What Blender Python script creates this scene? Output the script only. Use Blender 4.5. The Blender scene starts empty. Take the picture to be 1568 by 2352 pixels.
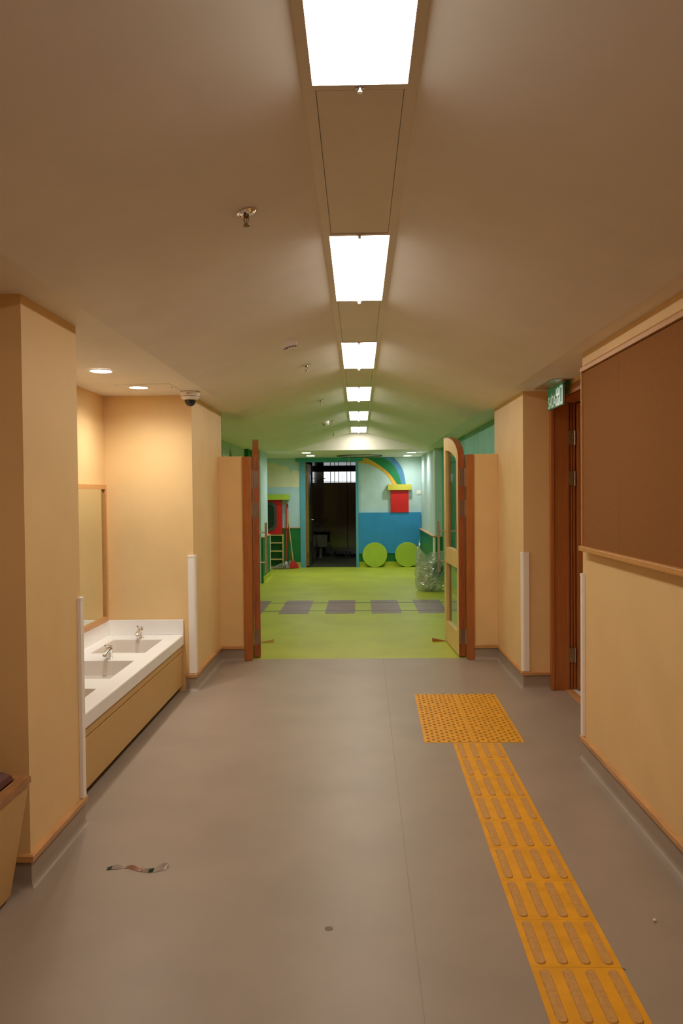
import bpy, bmesh, math, random
from mathutils import Vector, Matrix
random.seed(7)
S = bpy.context.scene
C = S.collection
PI = math.pi

# ------------------------------------------------------------------ camera
cam_data = bpy.data.cameras.new('camera')
cam = bpy.data.objects.new('camera', cam_data)
C.objects.link(cam)
RT = Vector((0.9997252, 0.02144314, -0.00947199))
UP = Vector((0.00899405, 0.02227622, 0.9997114))
FW = Vector((-0.02164795, 0.99952187, -0.02207724))
m3 = Matrix((RT, UP, -FW)).transposed()
cam.matrix_world = Matrix.Translation((0, 0, 1.6)) @ m3.to_4x4()
cam_data.sensor_fit = 'VERTICAL'
cam_data.sensor_height = 36.0
cam_data.sensor_width = 24.0
cam_data.lens = 1815.36 * 36.0 / 2352.0
cam_data.clip_start = 0.05
cam_data.clip_end = 100
S.camera = cam

# ------------------------------------------------------------------ world, light levels, exposure
world = bpy.data.worlds.new('world')
S.world = world
world.use_nodes = True
world.node_tree.nodes['Background'].inputs[0].default_value = (0.6, 0.7, 0.8, 1)
world.node_tree.nodes['Background'].inputs[1].default_value = 0.0
PANEL_COL = (1.0, 0.91, 0.78)      # fluorescent ceiling panels
PANEL_STR = 9.0
DOWN_COL = (1.0, 0.96, 0.87)       # recessed downlights
DOWN_W = 24.0
FAR_DOWN_W = 24.0
FAR_DOWN_COL = (0.95, 1.0, 1.03)
DAY_STR = 0.62
S.view_settings.view_transform = 'Standard'
S.view_settings.look = 'None'
S.view_settings.gamma = 1.0
S.view_settings.use_curve_mapping = False
S.view_settings.exposure = 1.0
S.cycles.max_bounces = 10
S.cycles.diffuse_bounces = 7
S.cycles.glossy_bounces = 4
S.cycles.transmission_bounces = 6
S.cycles.transparent_max_bounces = 12
S.cycles.caustics_reflective = False
S.cycles.caustics_refractive = False
S.cycles.sample_clamp_indirect = 4.0

# ------------------------------------------------------------------ materials
def new_mat(name):
    m = bpy.data.materials.new(name)
    m.use_nodes = True
    return m, m.node_tree, m.node_tree.nodes['Principled BSDF']

def mat(name, col, rough=0.6, spec=0.4, var=0.06, scale=6.0, bump=0.0, bscale=120.0, metal=0.0, stretch=(1, 1, 1), col2=None, coat=0.0):
    m, nt, b = new_mat(name)
    N, L = nt.nodes, nt.links
    b.inputs['Roughness'].default_value = rough
    b.inputs['Specular IOR Level'].default_value = spec
    b.inputs['Metallic'].default_value = metal
    b.inputs['Coat Weight'].default_value = coat
    tc = N.new('ShaderNodeTexCoord')
    mp = N.new('ShaderNodeMapping')
    mp.inputs['Scale'].default_value = stretch
    L.new(tc.outputs['Object'], mp.inputs['Vector'])
    nz = N.new('ShaderNodeTexNoise')
    nz.inputs['Scale'].default_value = scale
    nz.inputs['Detail'].default_value = 4
    L.new(mp.outputs['Vector'], nz.inputs['Vector'])
    mix = N.new('ShaderNodeMix')
    mix.data_type = 'RGBA'
    c2 = col2 if col2 else tuple(c * (1 - 2 * var) for c in col)
    c1 = col if col2 else tuple(min(1, c * (1 + var)) for c in col)
    mix.inputs[6].default_value = (*c1, 1)
    mix.inputs[7].default_value = (*c2, 1)
    rp = N.new('ShaderNodeMapRange')
    rp.inputs[1].default_value = 0.35
    rp.inputs[2].default_value = 0.65
    L.new(nz.outputs['Fac'], rp.inputs[0])
    L.new(rp.outputs[0], mix.inputs[0])
    L.new(mix.outputs[2], b.inputs['Base Color'])
    if bump:
        n2 = N.new('ShaderNodeTexNoise')
        n2.inputs['Scale'].default_value = bscale
        n2.inputs['Detail'].default_value = 3
        L.new(mp.outputs['Vector'], n2.inputs['Vector'])
        bp = N.new('ShaderNodeBump')
        bp.inputs['Strength'].default_value = bump
        bp.inputs['Distance'].default_value = 0.003
        L.new(n2.outputs['Fac'], bp.inputs['Height'])
        L.new(bp.outputs['Normal'], b.inputs['Normal'])
    return m

def emit(name, col, s):
    m, nt, b = new_mat(name)
    b.inputs['Base Color'].default_value = (0.8, 0.8, 0.8, 1)
    b.inputs['Emission Color'].default_value = (*col, 1)
    b.inputs['Emission Strength'].default_value = s
    return m

def glass(name, tint=(0.9, 0.95, 0.9), refl=0.12):
    m = bpy.data.materials.new(name)
    m.use_nodes = True
    nt = m.node_tree
    for n in list(nt.nodes):
        nt.nodes.remove(n)
    o = nt.nodes.new('ShaderNodeOutputMaterial')
    t = nt.nodes.new('ShaderNodeBsdfTransparent')
    t.inputs[0].default_value = (*tint, 1)
    g = nt.nodes.new('ShaderNodeBsdfGlossy')
    g.inputs['Roughness'].default_value = 0.02
    fr = nt.nodes.new('ShaderNodeFresnel')
    fr.inputs[0].default_value = 1.5
    mx = nt.nodes.new('ShaderNodeMixShader')
    ge = nt.nodes.new('ShaderNodeNewGeometry')
    mt = nt.nodes.new('ShaderNodeMath')
    mt.operation = 'SUBTRACT'
    mt.use_clamp = True
    nt.links.new(fr.outputs[0], mt.inputs[0])
    nt.links.new(ge.outputs['Backfacing'], mt.inputs[1])
    nt.links.new(mt.outputs[0], mx.inputs[0])
    nt.links.new(t.outputs[0], mx.inputs[1])
    nt.links.new(g.outputs[0], mx.inputs[2])
    nt.links.new(mx.outputs[0], o.inputs[0])
    return m

def streak_mat(name, c1, c2, rough=0.6):
    return mat(name, c1, rough, 0.35, 0, 7.0, 0, stretch=(9, 9, 0.5), col2=c2)

M = {}
M['wall'] = mat('apricot_paint', (0.80, 0.565, 0.275), 0.55, 0.35, 0.02, 3, 0.08, 160)
M['white'] = mat('white_paint', (0.82, 0.79, 0.74), 0.6, 0.3, 0.015, 3, 0.03, 120)
M['panelwhite'] = mat('white_ceiling_strip', (0.82, 0.79, 0.74), 0.5, 0.35, 0.01, 3)
M['groove'] = mat('dark_gap', (0.10, 0.08, 0.06), 0.9, 0.1)
M['floor'] = mat('grey_vinyl', (0.345, 0.275, 0.217), 0.40, 0.42, 0.035, 2.2, 0.10, 220)
M['seam'] = mat('vinyl_weld_seam', (0.295, 0.23, 0.185), 0.5)
M['stain'] = mat('dark_scuff', (0.17, 0.13, 0.10), 0.6)
M['cove'] = mat('grey_vinyl_upstand', (0.29, 0.235, 0.185), 0.5, 0.35, 0.03, 3)
M['gfloor'] = mat('lime_green_vinyl', (0.44, 0.485, 0.04), 0.45, 0.3, 0.05, 1.6, 0.08, 200)
M['gcove'] = mat('lime_green_upstand', (0.42, 0.47, 0.03), 0.7, 0.2)
M['sleeper'] = mat('mauve_vinyl_inlay', (0.27, 0.17, 0.17), 0.42, 0.4, 0.06, 5)
M['rail'] = mat('dark_green_vinyl_line', (0.10, 0.15, 0.05), 0.45)
M['strip'] = mat('beech_strip', (0.62, 0.33, 0.13), 0.45, 0.4, 0.10, 5, stretch=(1, 1, 8))
M['jamb'] = mat('red_brown_wood', (0.42, 0.14, 0.034), 0.42, 0.45, 0.06, 9, 0.1, 40, stretch=(6, 6, 0.5))
M['edge'] = mat('red_brown_lipping', (0.38, 0.105, 0.03), 0.42, 0.45, 0.12, 9, 0, stretch=(6, 6, 0.5))
M['maple'] = mat('maple_veneer', (0.82, 0.56, 0.24), 0.42, 0.45, 0.08, 7, 0, stretch=(5, 5, 0.4))
M['ply'] = mat('maple_laminate', (0.58, 0.365, 0.125), 0.45, 0.4, 0.02, 30, 0.04, 120, stretch=(3, 3, 0.4))
M['beech'] = mat('beech_frame', (0.60, 0.30, 0.10), 0.4, 0.45, 0.03, 30, 0)
M['binrim'] = mat('brown_bin_rim', (0.40, 0.19, 0.07), 0.45, 0.4, 0.10, 8, 0, stretch=(4, 1, 4))
M['board'] = mat('brown_cork_fabric', (0.29, 0.122, 0.035), 0.85, 0.15, 0.03, 90, 0.1, 700)
M['guard'] = mat('off_white_vinyl', (0.90, 0.85, 0.80), 0.45, 0.4, 0.01, 4)
M['counter'] = mat('white_solid_surface', (0.90, 0.885, 0.87), 0.3, 0.45, 0.01, 4)
M['basin'] = mat('cream_basin', (0.72, 0.665, 0.61), 0.3, 0.45, 0.01, 4)
M['chrome'] = mat('chrome', (0.85, 0.85, 0.86), 0.10, 0.5, 0.0, 4, metal=1.0)
M['steel'] = mat('brushed_steel', (0.62, 0.56, 0.48), 0.32, 0.5, 0.05, 9, metal=1.0)
M['brass'] = mat('aged_hinge_metal', (0.32, 0.235, 0.15), 0.38, 0.5, 0.05, 9, metal=0.7)
M['bronze'] = mat('dull_bronze', (0.24, 0.17, 0.09), 0.35, 0.5, 0.05, 9, metal=0.8)
M['bronzepaint'] = mat('brown_green_paint', (0.16, 0.13, 0.04), 0.6)
M['mirror'] = mat('mirror_glass', (0.86, 0.90, 0.80), 0.01, 0.5, 0.0, 4, metal=1.0)
M['yellow'] = mat('amber_tactile_rubber', (0.80, 0.37, 0.008), 0.5, 0.35, 0.05, 9)
M['worn'] = mat('worn_tactile_top', (0.60, 0.315, 0.085), 0.55, 0.3, 0.06, 60)
M['dirt'] = mat('dirty_stud', (0.40, 0.19, 0.03), 0.6, 0.3, 0.1, 40)
M['darkglass'] = mat('dark_window_acrylic', (0.015, 0.03, 0.012), 0.08, 0.5, 0.0, 4)
M['plastic'] = mat('white_plastic', (0.82, 0.78, 0.72), 0.4, 0.45, 0.01, 4)
M['dark'] = mat('black_plastic', (0.02, 0.02, 0.02), 0.2, 0.5, 0.0, 4)
M['redline'] = mat('dark_red_line', (0.22, 0.05, 0.04), 0.5)
M['liner'] = mat('dark_maroon_liner', (0.12, 0.036, 0.026), 0.6, 0.3)
M['signgreen'] = mat('sign_green', (0.012, 0.16, 0.055), 0.35, 0.4)
M['aqua'] = mat('aqua_paint', (0.50, 0.65, 0.62), 0.6, 0.3, 0.03, 4)
M['paleblue'] = mat('pale_blue_paint', (0.48, 0.67, 0.72), 0.6, 0.3, 0.03, 4)
M['cloud'] = mat('cream_cloud_paint', (0.76, 0.72, 0.48), 0.6, 0.3, 0.03, 4)
M['teal'] = streak_mat('brushed_teal_paint', (0.13, 0.40, 0.31), (0.22, 0.52, 0.42))
M['meadow'] = streak_mat('brushed_meadow_paint', (0.42, 0.50, 0.27), (0.58, 0.64, 0.48))
M['dgreen'] = mat('deep_green_paint', (0.012, 0.17, 0.04), 0.5, 0.35, 0.05, 5)
M['emerald'] = mat('emerald_paint', (0.035, 0.34, 0.19), 0.5, 0.35, 0.05, 5)
M['blue'] = mat('train_blue_paint', (0.03, 0.26, 0.52), 0.5, 0.35, 0.03, 5)
M['red'] = mat('train_red_paint', (0.62, 0.012, 0.012), 0.45, 0.4, 0.04, 5)
M['lime'] = mat('lime_paint', (0.40, 0.56, 0.05), 0.5, 0.35, 0.03, 5)
M['capyellow'] = mat('lemon_paint', (0.58, 0.50, 0.06), 0.5, 0.35, 0.02, 5)
M['bowyellow'] = mat('rainbow_orange_paint', (0.74, 0.40, 0.05), 0.55)
M['bowgreen'] = mat('rainbow_green_paint', (0.012, 0.22, 0.07), 0.55)
M['bowblue'] = mat('rainbow_blue_paint', (0.08, 0.25, 0.44), 0.55)
M['frameblue'] = mat('turquoise_paint', (0.10, 0.34, 0.42), 0.5, 0.35, 0.02, 5)
M['bandteal'] = mat('teal_band_paint', (0.05, 0.34, 0.25), 0.5, 0.35, 0.02, 5)
M['greygreen'] = mat('grey_green_rubber', (0.055, 0.065, 0.048), 0.5)
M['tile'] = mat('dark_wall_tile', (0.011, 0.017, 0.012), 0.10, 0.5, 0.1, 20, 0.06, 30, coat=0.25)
M['olive'] = mat('olive_door_laminate', (0.20, 0.17, 0.04), 0.45)
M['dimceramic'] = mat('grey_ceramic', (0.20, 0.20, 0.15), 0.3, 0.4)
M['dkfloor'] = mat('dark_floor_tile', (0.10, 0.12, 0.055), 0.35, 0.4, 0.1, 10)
M['darkmetal'] = mat('dark_steel', (0.02, 0.02, 0.02), 0.45)
M['ceramic'] = mat('white_ceramic', (0.75, 0.74, 0.70), 0.2, 0.5)
M['redplastic'] = mat('red_plastic', (0.55, 0.03, 0.04), 0.4)
M['redhandle'] = mat('red_painted_pole', (0.42, 0.025, 0.015), 0.4)
M['polewood'] = mat('bare_wood_pole', (0.56, 0.41, 0.14), 0.6)
M['mopstring'] = mat('grey_cotton_string', (0.34, 0.32, 0.21), 0.9, 0.1, 0.25, 60)
M['blueplastic'] = mat('pale_blue_plastic', (0.45, 0.6, 0.75), 0.4)
M['waste'] = mat('crumpled_waste', (0.85, 0.82, 0.70), 0.6, 0.3, 0.4, 26, col2=(0.38, 0.36, 0.26))
M['wasteblue'] = mat('dark_blue_waste', (0.04, 0.06, 0.10), 0.6, 0.3, 0.2, 22)
M['glass'] = glass('clear_door_glass', (0.90, 0.95, 0.88))
M['winglass'] = glass('clear_window_glass', (0.9, 0.95, 0.98))
M['acrylic'] = glass('clear_acrylic', (0.82, 0.80, 0.74))
M['panelglow'] = emit('panel_diffuser', PANEL_COL, PANEL_STR)
M['downglow'] = emit('downlight_lens', (1.0, 0.95, 0.86), 16.0)
M['dayreflect'] = emit('dim_window_reflection', (0.90, 0.96, 1.0), 0.16)  # weak glow painted as the window's reflection on the washroom ceiling
M['day'] = emit('daylight', (0.93, 0.97, 1.0), DAY_STR)
M['letter'] = mat('etched_letter', (0.50, 0.55, 0.50), 0.5)
M['letter'].node_tree.nodes['Principled BSDF'].inputs['Emission Color'].default_value = (0.8, 0.9, 0.82, 1)
M['letter'].node_tree.nodes['Principled BSDF'].inputs['Emission Strength'].default_value = 0.08
M['signgreen'].node_tree.nodes['Principled BSDF'].inputs['Emission Color'].default_value = (0.01, 0.30, 0.10, 1)
M['signgreen'].node_tree.nodes['Principled BSDF'].inputs['Emission Strength'].default_value = 0.10
M['letterlit'] = emit('lit_letter_edge', (0.9, 1.0, 0.95), 0.32)
M['litterclear'] = mat('clear_film', (0.46, 0.385, 0.33), 0.25, 0.5)
M['litterred'] = mat('pink_red_film', (0.44, 0.24, 0.175), 0.3, 0.5)
M['littergreen'] = mat('dark_green_film', (0.02, 0.06, 0.025), 0.3, 0.5)

def bag_mat():
    m = bpy.data.materials.new('clear_polythene')
    m.use_nodes = True
    nt = m.node_tree
    for n in list(nt.nodes):
        nt.nodes.remove(n)
    o = nt.nodes.new('ShaderNodeOutputMaterial')
    t = nt.nodes.new('ShaderNodeBsdfTransparent')
    t.inputs[0].default_value = (0.86, 0.90, 0.84, 1)
    d = nt.nodes.new('ShaderNodeBsdfDiffuse')
    d.inputs[0].default_value = (0.80, 0.84, 0.78, 1)
    g = nt.nodes.new('ShaderNodeBsdfGlossy')
    g.inputs['Roughness'].default_value = 0.15
    m1 = nt.nodes.new('ShaderNodeMixShader')
    m1.inputs[0].default_value = 0.32
    nt.links.new(t.outputs[0], m1.inputs[1])
    nt.links.new(d.outputs[0], m1.inputs[2])
    m2 = nt.nodes.new('ShaderNodeMixShader')
    m2.inputs[0].default_value = 0.12
    nt.links.new(m1.outputs[0], m2.inputs[1])
    nt.links.new(g.outputs[0], m2.inputs[2])
    nt.links.new(m2.outputs[0], o.inputs[0])
    return m
M['bag'] = bag_mat()

# ------------------------------------------------------------------ mesh helpers
def box(bm, x0, x1, y0, y1, z0, z1, bev=0.0):
    x0, x1 = min(x0, x1), max(x0, x1)
    y0, y1 = min(y0, y1), max(y0, y1)
    z0, z1 = min(z0, z1), max(z0, z1)
    r = bmesh.ops.create_cube(bm, size=1.0)
    vs = r['verts']
    for v in vs:
        v.co = Vector(((x0 + x1) / 2 + v.co.x * (x1 - x0), (y0 + y1) / 2 + v.co.y * (y1 - y0), (z0 + z1) / 2 + v.co.z * (z1 - z0)))
    if bev:
        es = list({e for v in vs for e in v.link_edges})
        bmesh.ops.bevel(bm, geom=es, offset=bev, segments=2, affect='EDGES', profile=0.5)

def frame_of(d):
    d = d.normalized()
    a = Vector((0, 0, 1)) if abs(d.z) < 0.9 else Vector((1, 0, 0))
    u = d.cross(a).normalized()
    return u, d.cross(u).normalized()

def tube(bm, pts, rad, n=10, cap=True):
    pts = [Vector(p) for p in pts]
    rads = rad if isinstance(rad, (list, tuple)) else [rad] * len(pts)
    rings = []
    pu = None
    for i, p in enumerate(pts):
        d = (pts[min(i + 1, len(pts) - 1)] - pts[max(i - 1, 0)])
        u, w = frame_of(d)
        if pu is not None:
            dn = d.normalized()
            u = (pu - dn * pu.dot(dn)).normalized()
            w = dn.cross(u)
        pu = u
        rings.append([bm.verts.new(p + (u * math.cos(2 * PI * k / n) + w * math.sin(2 * PI * k / n)) * rads[i]) for k in range(n)])
    for a, b in zip(rings, rings[1:]):
        for k in range(n):
            bm.faces.new((a[k], a[(k + 1) % n], b[(k + 1) % n], b[k]))
    if cap:
        bm.faces.new(rings[0][::-1])
        bm.faces.new(rings[-1])

def lathe(bm, prof, o=(0, 0, 0), n=24, mtx=None):
    """prof: (r, z) list, revolved about z"""
    o = Vector(o)
    mtx = mtx or Matrix.Identity(3)
    rings = []
    for r, z in prof:
        if r < 1e-6:
            rings.append([bm.verts.new(o + mtx @ Vector((0, 0, z)))])
        else:
            rings.append([bm.verts.new(o + mtx @ Vector((r * math.cos(2 * PI * k / n), r * math.sin(2 * PI * k / n), z))) for k in range(n)])
    for a, b in zip(rings, rings[1:]):
        for k in range(n):
            k2 = (k + 1) % n
            if len(a) == 1 and len(b) == 1:
                continue
            if len(a) == 1:
                bm.faces.new((a[0], b[k2], b[k]))
            elif len(b) == 1:
                bm.faces.new((a[k], a[k2], b[0]))
            else:
                bm.faces.new((a[k], a[k2], b[k2], b[k]))
    for ring, rev in ((rings[0], False), (rings[-1], True)):
        if len(ring) > 2:
            bm.faces.new(ring[::-1] if not rev else ring)

def prism(bm, poly, fn):
    """poly: 2D outline; fn(a, b, t) -> 3D, extruded from t=0 to t=1"""
    n = len(poly)
    A = [bm.verts.new(fn(a, b, 0)) for a, b in poly]
    B = [bm.verts.new(fn(a, b, 1)) for a, b in poly]
    bm.faces.new(A)
    bm.faces.new(B[::-1])
    for i in range(n):
        j = (i + 1) % n
        bm.faces.new((A[i], B[i], B[j], A[j]))

def band(bm, up, lo, fn):
    """a curved strip between two polylines of equal length, with thickness"""
    poly = list(up) + list(lo)[::-1]
    n = len(up)
    A = [[bm.verts.new(fn(a, b, t)) for a, b in up] for t in (0, 1)]
    B = [[bm.verts.new(fn(a, b, t)) for a, b in lo] for t in (0, 1)]
    for i in range(n - 1):
        for t in (0, 1):
            bm.faces.new((A[t][i], A[t][i + 1], B[t][i + 1], B[t][i]))
        bm.faces.new((A[0][i], A[0][i + 1], A[1][i + 1], A[1][i]))
        bm.faces.new((B[0][i], B[0][i + 1], B[1][i + 1], B[1][i]))
    for i in (0, n - 1):
        bm.faces.new((A[0][i], A[1][i], B[1][i], B[0][i]))

def sweep(bm, path, prof, side=1):
    """sweep a closed profile (offset from path, z) along a plan polyline, mitred; side=+1 offsets to the right of travel"""
    P = [Vector((p[0], p[1])) for p in path]
    rings = []
    for i, p in enumerate(P):
        ns = []
        if i > 0:
            d = (P[i] - P[i - 1]).normalized()
            ns.append(Vector((d.y, -d.x)) * side)
        if i < len(P) - 1:
            d = (P[i + 1] - P[i]).normalized()
            ns.append(Vector((d.y, -d.x)) * side)
        if len(ns) == 2:
            mv = (ns[0] + ns[1])
            mv = mv / (1 + ns[0].dot(ns[1]))
        else:
            mv = ns[0]
        rings.append([bm.verts.new((p.x + mv.x * o, p.y + mv.y * o, z)) for o, z in prof])
    n = len(prof)
    for a, b in zip(rings, rings[1:]):
        for k in range(n):
            bm.faces.new((a[k], a[(k + 1) % n], b[(k + 1) % n], b[k]))
    bm.faces.new(rings[0])
    bm.faces.new(rings[-1][::-1])

def capsule(bm, cx, cy, z, w, l, h, rot=0.0, n=6, inset=0.006):
    """low raised bar with round ends along y"""
    def ring(ww, ll, zz):
        out = []
        r = ww / 2
        for e, a0 in ((1, 0), (-1, PI)):
            for k in range(n + 1):
                a = a0 + PI * k / n
                x = r * math.cos(a)
                y = r * math.sin(a) + e * (ll / 2 - r)
                out.append(bm.verts.new((cx + x * math.cos(rot) - y * math.sin(rot), cy + x * math.sin(rot) + y * math.cos(rot), zz)))
        return out
    a = ring(w, l, z)
    b = ring(w - inset, l - inset, z + h)
    for k in range(len(a)):
        k2 = (k + 1) % len(a)
        bm.faces.new((a[k], a[k2], b[k2], b[k]))
    bm.faces.new(b)

WL = {}
def obj(name, bm, m, parent=None, smooth=False, **props):
    off = WL.get(parent.as_pointer() if parent else 0, Vector((0, 0, 0)))
    if off.length:
        bmesh.ops.translate(bm, verts=bm.verts, vec=-off)
    bmesh.ops.recalc_face_normals(bm, faces=bm.faces)
    me = bpy.data.meshes.new(name)
    bm.to_mesh(me)
    bm.free()
    for mm in (m if isinstance(m, (list, tuple)) else [m]):
        me.materials.append(M[mm])
    if smooth:
        for p in me.polygons:
            p.use_smooth = True
        try:
            me.set_sharp_from_angle(angle=math.radians(35))
        except Exception:
            pass
    o = bpy.data.objects.new(name, me)
    C.objects.link(o)
    if parent:
        o.parent = parent
        WL[o.as_pointer()] = off.copy()
    for k, v in props.items():
        o[k] = v
    return o

def thing(name, label, cat, loc, group=None):
    o = bpy.data.objects.new(name, None)
    C.objects.link(o)
    o.empty_display_size = 0.1
    o.location = loc
    o['label'] = label
    o['category'] = cat
    if group:
        o['group'] = group
    WL[o.as_pointer()] = Vector(loc)
    return o

def dup(root, loc, label, group=None):
    r = root.copy()
    C.objects.link(r)
    r.location = loc
    r['label'] = label
    if group:
        r['group'] = group
    for ch in list(root.children):
        c = ch.copy()
        C.objects.link(c)
        c.parent = r
        for g in ch.children:
            d = g.copy()
            C.objects.link(d)
            d.parent = c
    return r

def struct(name, bm, m, label, parent=None, smooth=False):
    o = obj(name, bm, m, parent, smooth)
    o['kind'] = 'structure'
    o['label'] = label
    return o
def nb(): return bmesh.new()
def bxo(name, m, parent, *a, bev=0.0, **k):
    b = nb(); box(b, *a, bev=bev)
    return obj(name, b, m, parent, **k)

ZS = 2.42          # soffit height
ZC = 2.722         # top of the coffer
XL0, XR0 = -0.1445, 0.173
FL, FR = -1.195, 1.225
YB = -2.5
YG = 14.50         # gable end
YE = 17.40         # end wall

# ------------------------------------------------------------------ floor
b = nb(); box(b, -2.3, 2.9, YB, 7.675, -0.1, 0.0)
floor = struct('floor', b, 'floor', 'grey brown vinyl corridor floor')
b = nb(); box(b, -3.0, 1.75, 7.675, YE + 0.02, -0.1, 0.0)
floor2 = struct('floor', b, 'gfloor', 'lime green vinyl floor beyond the double doors')
b = nb()
pa, pb = Vector((0.226, 7.66, 0)), Vector((0.150, YB + 0.1, 0))
prism(b, [(0, -0.0022), (0, 0.0022), (1, 0.0022), (1, -0.0022)], lambda t, w, h: (pa.x + (pb.x - pa.x) * t + w, pa.y + (pb.y - pa.y) * t, 0.0003 + 0.0004 * h))
obj('weld_seam', b, 'seam', floor)
# scuffs on the grey floor
b = nb()
lathe(b, [(0.016, 0.0004), (0.013, 0.0010), (0.0, 0.0011)], (-0.123, 2.878, 0), 14)
obj('scuff_mark', b, 'stain', floor)
b = nb()
tube(b, [(1.045, 2.575, 0.0012), (1.065, 2.567, 0.0012), (1.09, 2.57, 0.0012)], [0.001, 0.0022, 0.001], 6)
obj('scuff_mark', b, 'stain', floor)
b = nb()
tube(b, [(0.865, 2.64, 0.001), (0.88, 2.63, 0.001)], [0.0015, 0.002], 6)
obj('scuff_mark', b, 'stain', floor)
# railway track inlaid in the green floor
for x0 in (-1.73, -1.095, -0.466, 0.165, 0.796):
    bxo('sleeper_inlay', 'sleeper', floor2, x0, x0 + 0.405, 10.59, 11.92, 0.0, 0.0015)
for y in (10.844, 11.654):
    bxo('rail_line', 'rail', floor2, -1.95, 1.45, y - 0.022, y + 0.022, 0.0, 0.0022)

# ------------------------------------------------------------------ walls
def wall(name, path, side, m, label, z0=0.0, z1=2.5, th=0.12):
    b = nb()
    sweep(b, path, [(0, z0), (0, z1), (-th, z1), (-th, z0)], side)
    return struct(name, b, m, label)
XLW, XRW = -1.352, 1.335
left_path = [(-1.95, YB), (-1.95, 3.17), (XLW, 3.17), (XLW, 3.79), (-2.07, 3.79), (-2.07, 6.42), (XLW, 6.42), (XLW, 7.80), (-2.0, 7.80)]
wall('wall_left', left_path, 1, 'wall', 'apricot left corridor wall with piers and washbasin alcove', th=0.02)
right_path = [(XRW, YB), (XRW, 4.74), (1.555, 4.74), (1.555, 4.86)]
wall('wall_right', right_path, -1, 'wall', 'apricot right corridor wall carrying the big brown board', th=0.02)
right_path2 = [(1.555, 6.44), (XRW, 6.44), (XRW, 7.78), (1.5, 7.78)]
wall('wall_right', right_path2, -1, 'wall', 'apricot right pier between the side door and the half wall', th=0.02)
b = nb(); box(b, 1.555, 1.675, 4.86, 6.44, 2.385, 2.5)
struct('wall_right', b, 'wall', 'apricot wall over the side door')
b = nb(); box(b, -2.1, 1.7, YB - 0.1, YB, 0, 2.9)
struct('wall_back', b, 'wall', 'apricot wall closing the corridor behind the viewer')
# half walls beside the double doors
b = nb(); box(b, XLW - 0.0, -1.112, 7.60, 7.74, 0, 1.976, 0.003)
struct('wall_front', b, 'wall', 'apricot half wall left of the double doors')
b = nb(); box(b, 1.100, XRW + 0.0, 7.60, 7.74, 0, 1.976, 0.003)
struct('wall_front', b, 'wall', 'apricot half wall right of the double doors')
# far room
b = nb(); box(b, -2.12, -2.0, 7.8, 13.9, 0, 2.5)
wl = struct('wall_far_left', b, 'meadow', 'streaky green meadow painted wall left of the play area')
random.seed(3)
for y0, h in ((11.62, 0.20), (11.72, 0.17), (12.24, 0.28), (12.33, 0.32), (12.42, 0.27), (12.52, 0.22), (13.22, 0.27), (13.45, 0.24), (13.62, 0.18)):
    b = nb()
    tube(b, [(-1.998, y0, 1.9), (-1.997, y0 + 0.02, 1.95 + h * 0.5), (-1.998, y0 - 0.01, 2.02 + h)], [0.010, 0.013, 0.003], 5)
    obj('grass_stroke', b, 'bronzepaint', wl)
b = nb(); box(b, -2.12, -1.93, 13.9, 14.3, 0, 2.5)
struct('wall_far_left', b, 'dgreen', 'deep green pilaster on the left play area wall')
b = nb(); box(b, -2.9, -1.775, 14.3, 15.40, 0, 2.5)
struct('wall_far_left', b, 'aqua', 'aqua pier on the left before the train cab')
b = nb(); box(b, -1.775, -1.738, 14.3, 15.43, 0.0, 0.82)
struct('wall_far_left', b, 'dgreen', 'deep green dado on the left aqua pier')
b = nb(); box(b, -1.775, -1.725, 14.3, 15.445, 0.82, 0.842, 0.004)
struct('trim_1', b, 'strip', 'wooden dado rail on the left aqua pier')
b = nb(); box(b, -3.0, -2.85, 15.3, YE, 0, 2.5)
struct('wall_far_left', b, 'aqua', 'aqua wall hidden behind the left pier')
b = nb(); box(b, 1.5, 1.62, 7.74, 11.2, 0, 2.5)
struct('wall_far_right', b, 'teal', 'streaky brushed teal wall right of the play area')
b = nb(); box(b, 1.5, 1.62, 11.2, 14.25, 0, 2.5)
wfr = struct('wall_far_right', b, 'emerald', 'emerald wall behind the open right door')
b = nb(); box(b, 1.375, 1.7, 14.25, YE, 0, 2.5)
struct('wall_far_right', b, 'aqua', 'aqua pier on the right lit by downlights')
b = nb(); box(b, 1.345, 1.375, 14.22, YE - 0.06, 0.0, 0.82); box(b, 1.375, 1.499, 14.22, 14.25, 0.0, 0.82)
struct('wall_far_right', b, 'dgreen', 'deep green dado on the right aqua pier')
b = nb(); box(b, 1.325, 1.375, 14.20, YE - 0.06, 0.82, 0.842, 0.004); box(b, 1.375, 1.498, 14.20, 14.25, 0.82, 0.842, 0.004)
struct('trim_2', b, 'strip', 'wooden dado rail on the right aqua pier')
# end wall with doorway
DX0, DX1, DZ = -1.168, -0.06, 2.315
b = nb()
box(b, -2.9, DX0, YE, YE + 0.14, 0, 2.5)
box(b, DX1, 1.7, YE, YE + 0.14, 0, 2.5)
box(b, DX0, DX1, YE, YE + 0.14, DZ, 2.5)
wend = struct('wall_end', b, 'aqua', 'aqua end wall painted with cloud and rainbow')
# pale band below the cloud
bxo('sky_band', 'paleblue', wend, -2.85, -1.28, YE - 0.003, YE, 0.88, 1.774)
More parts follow.
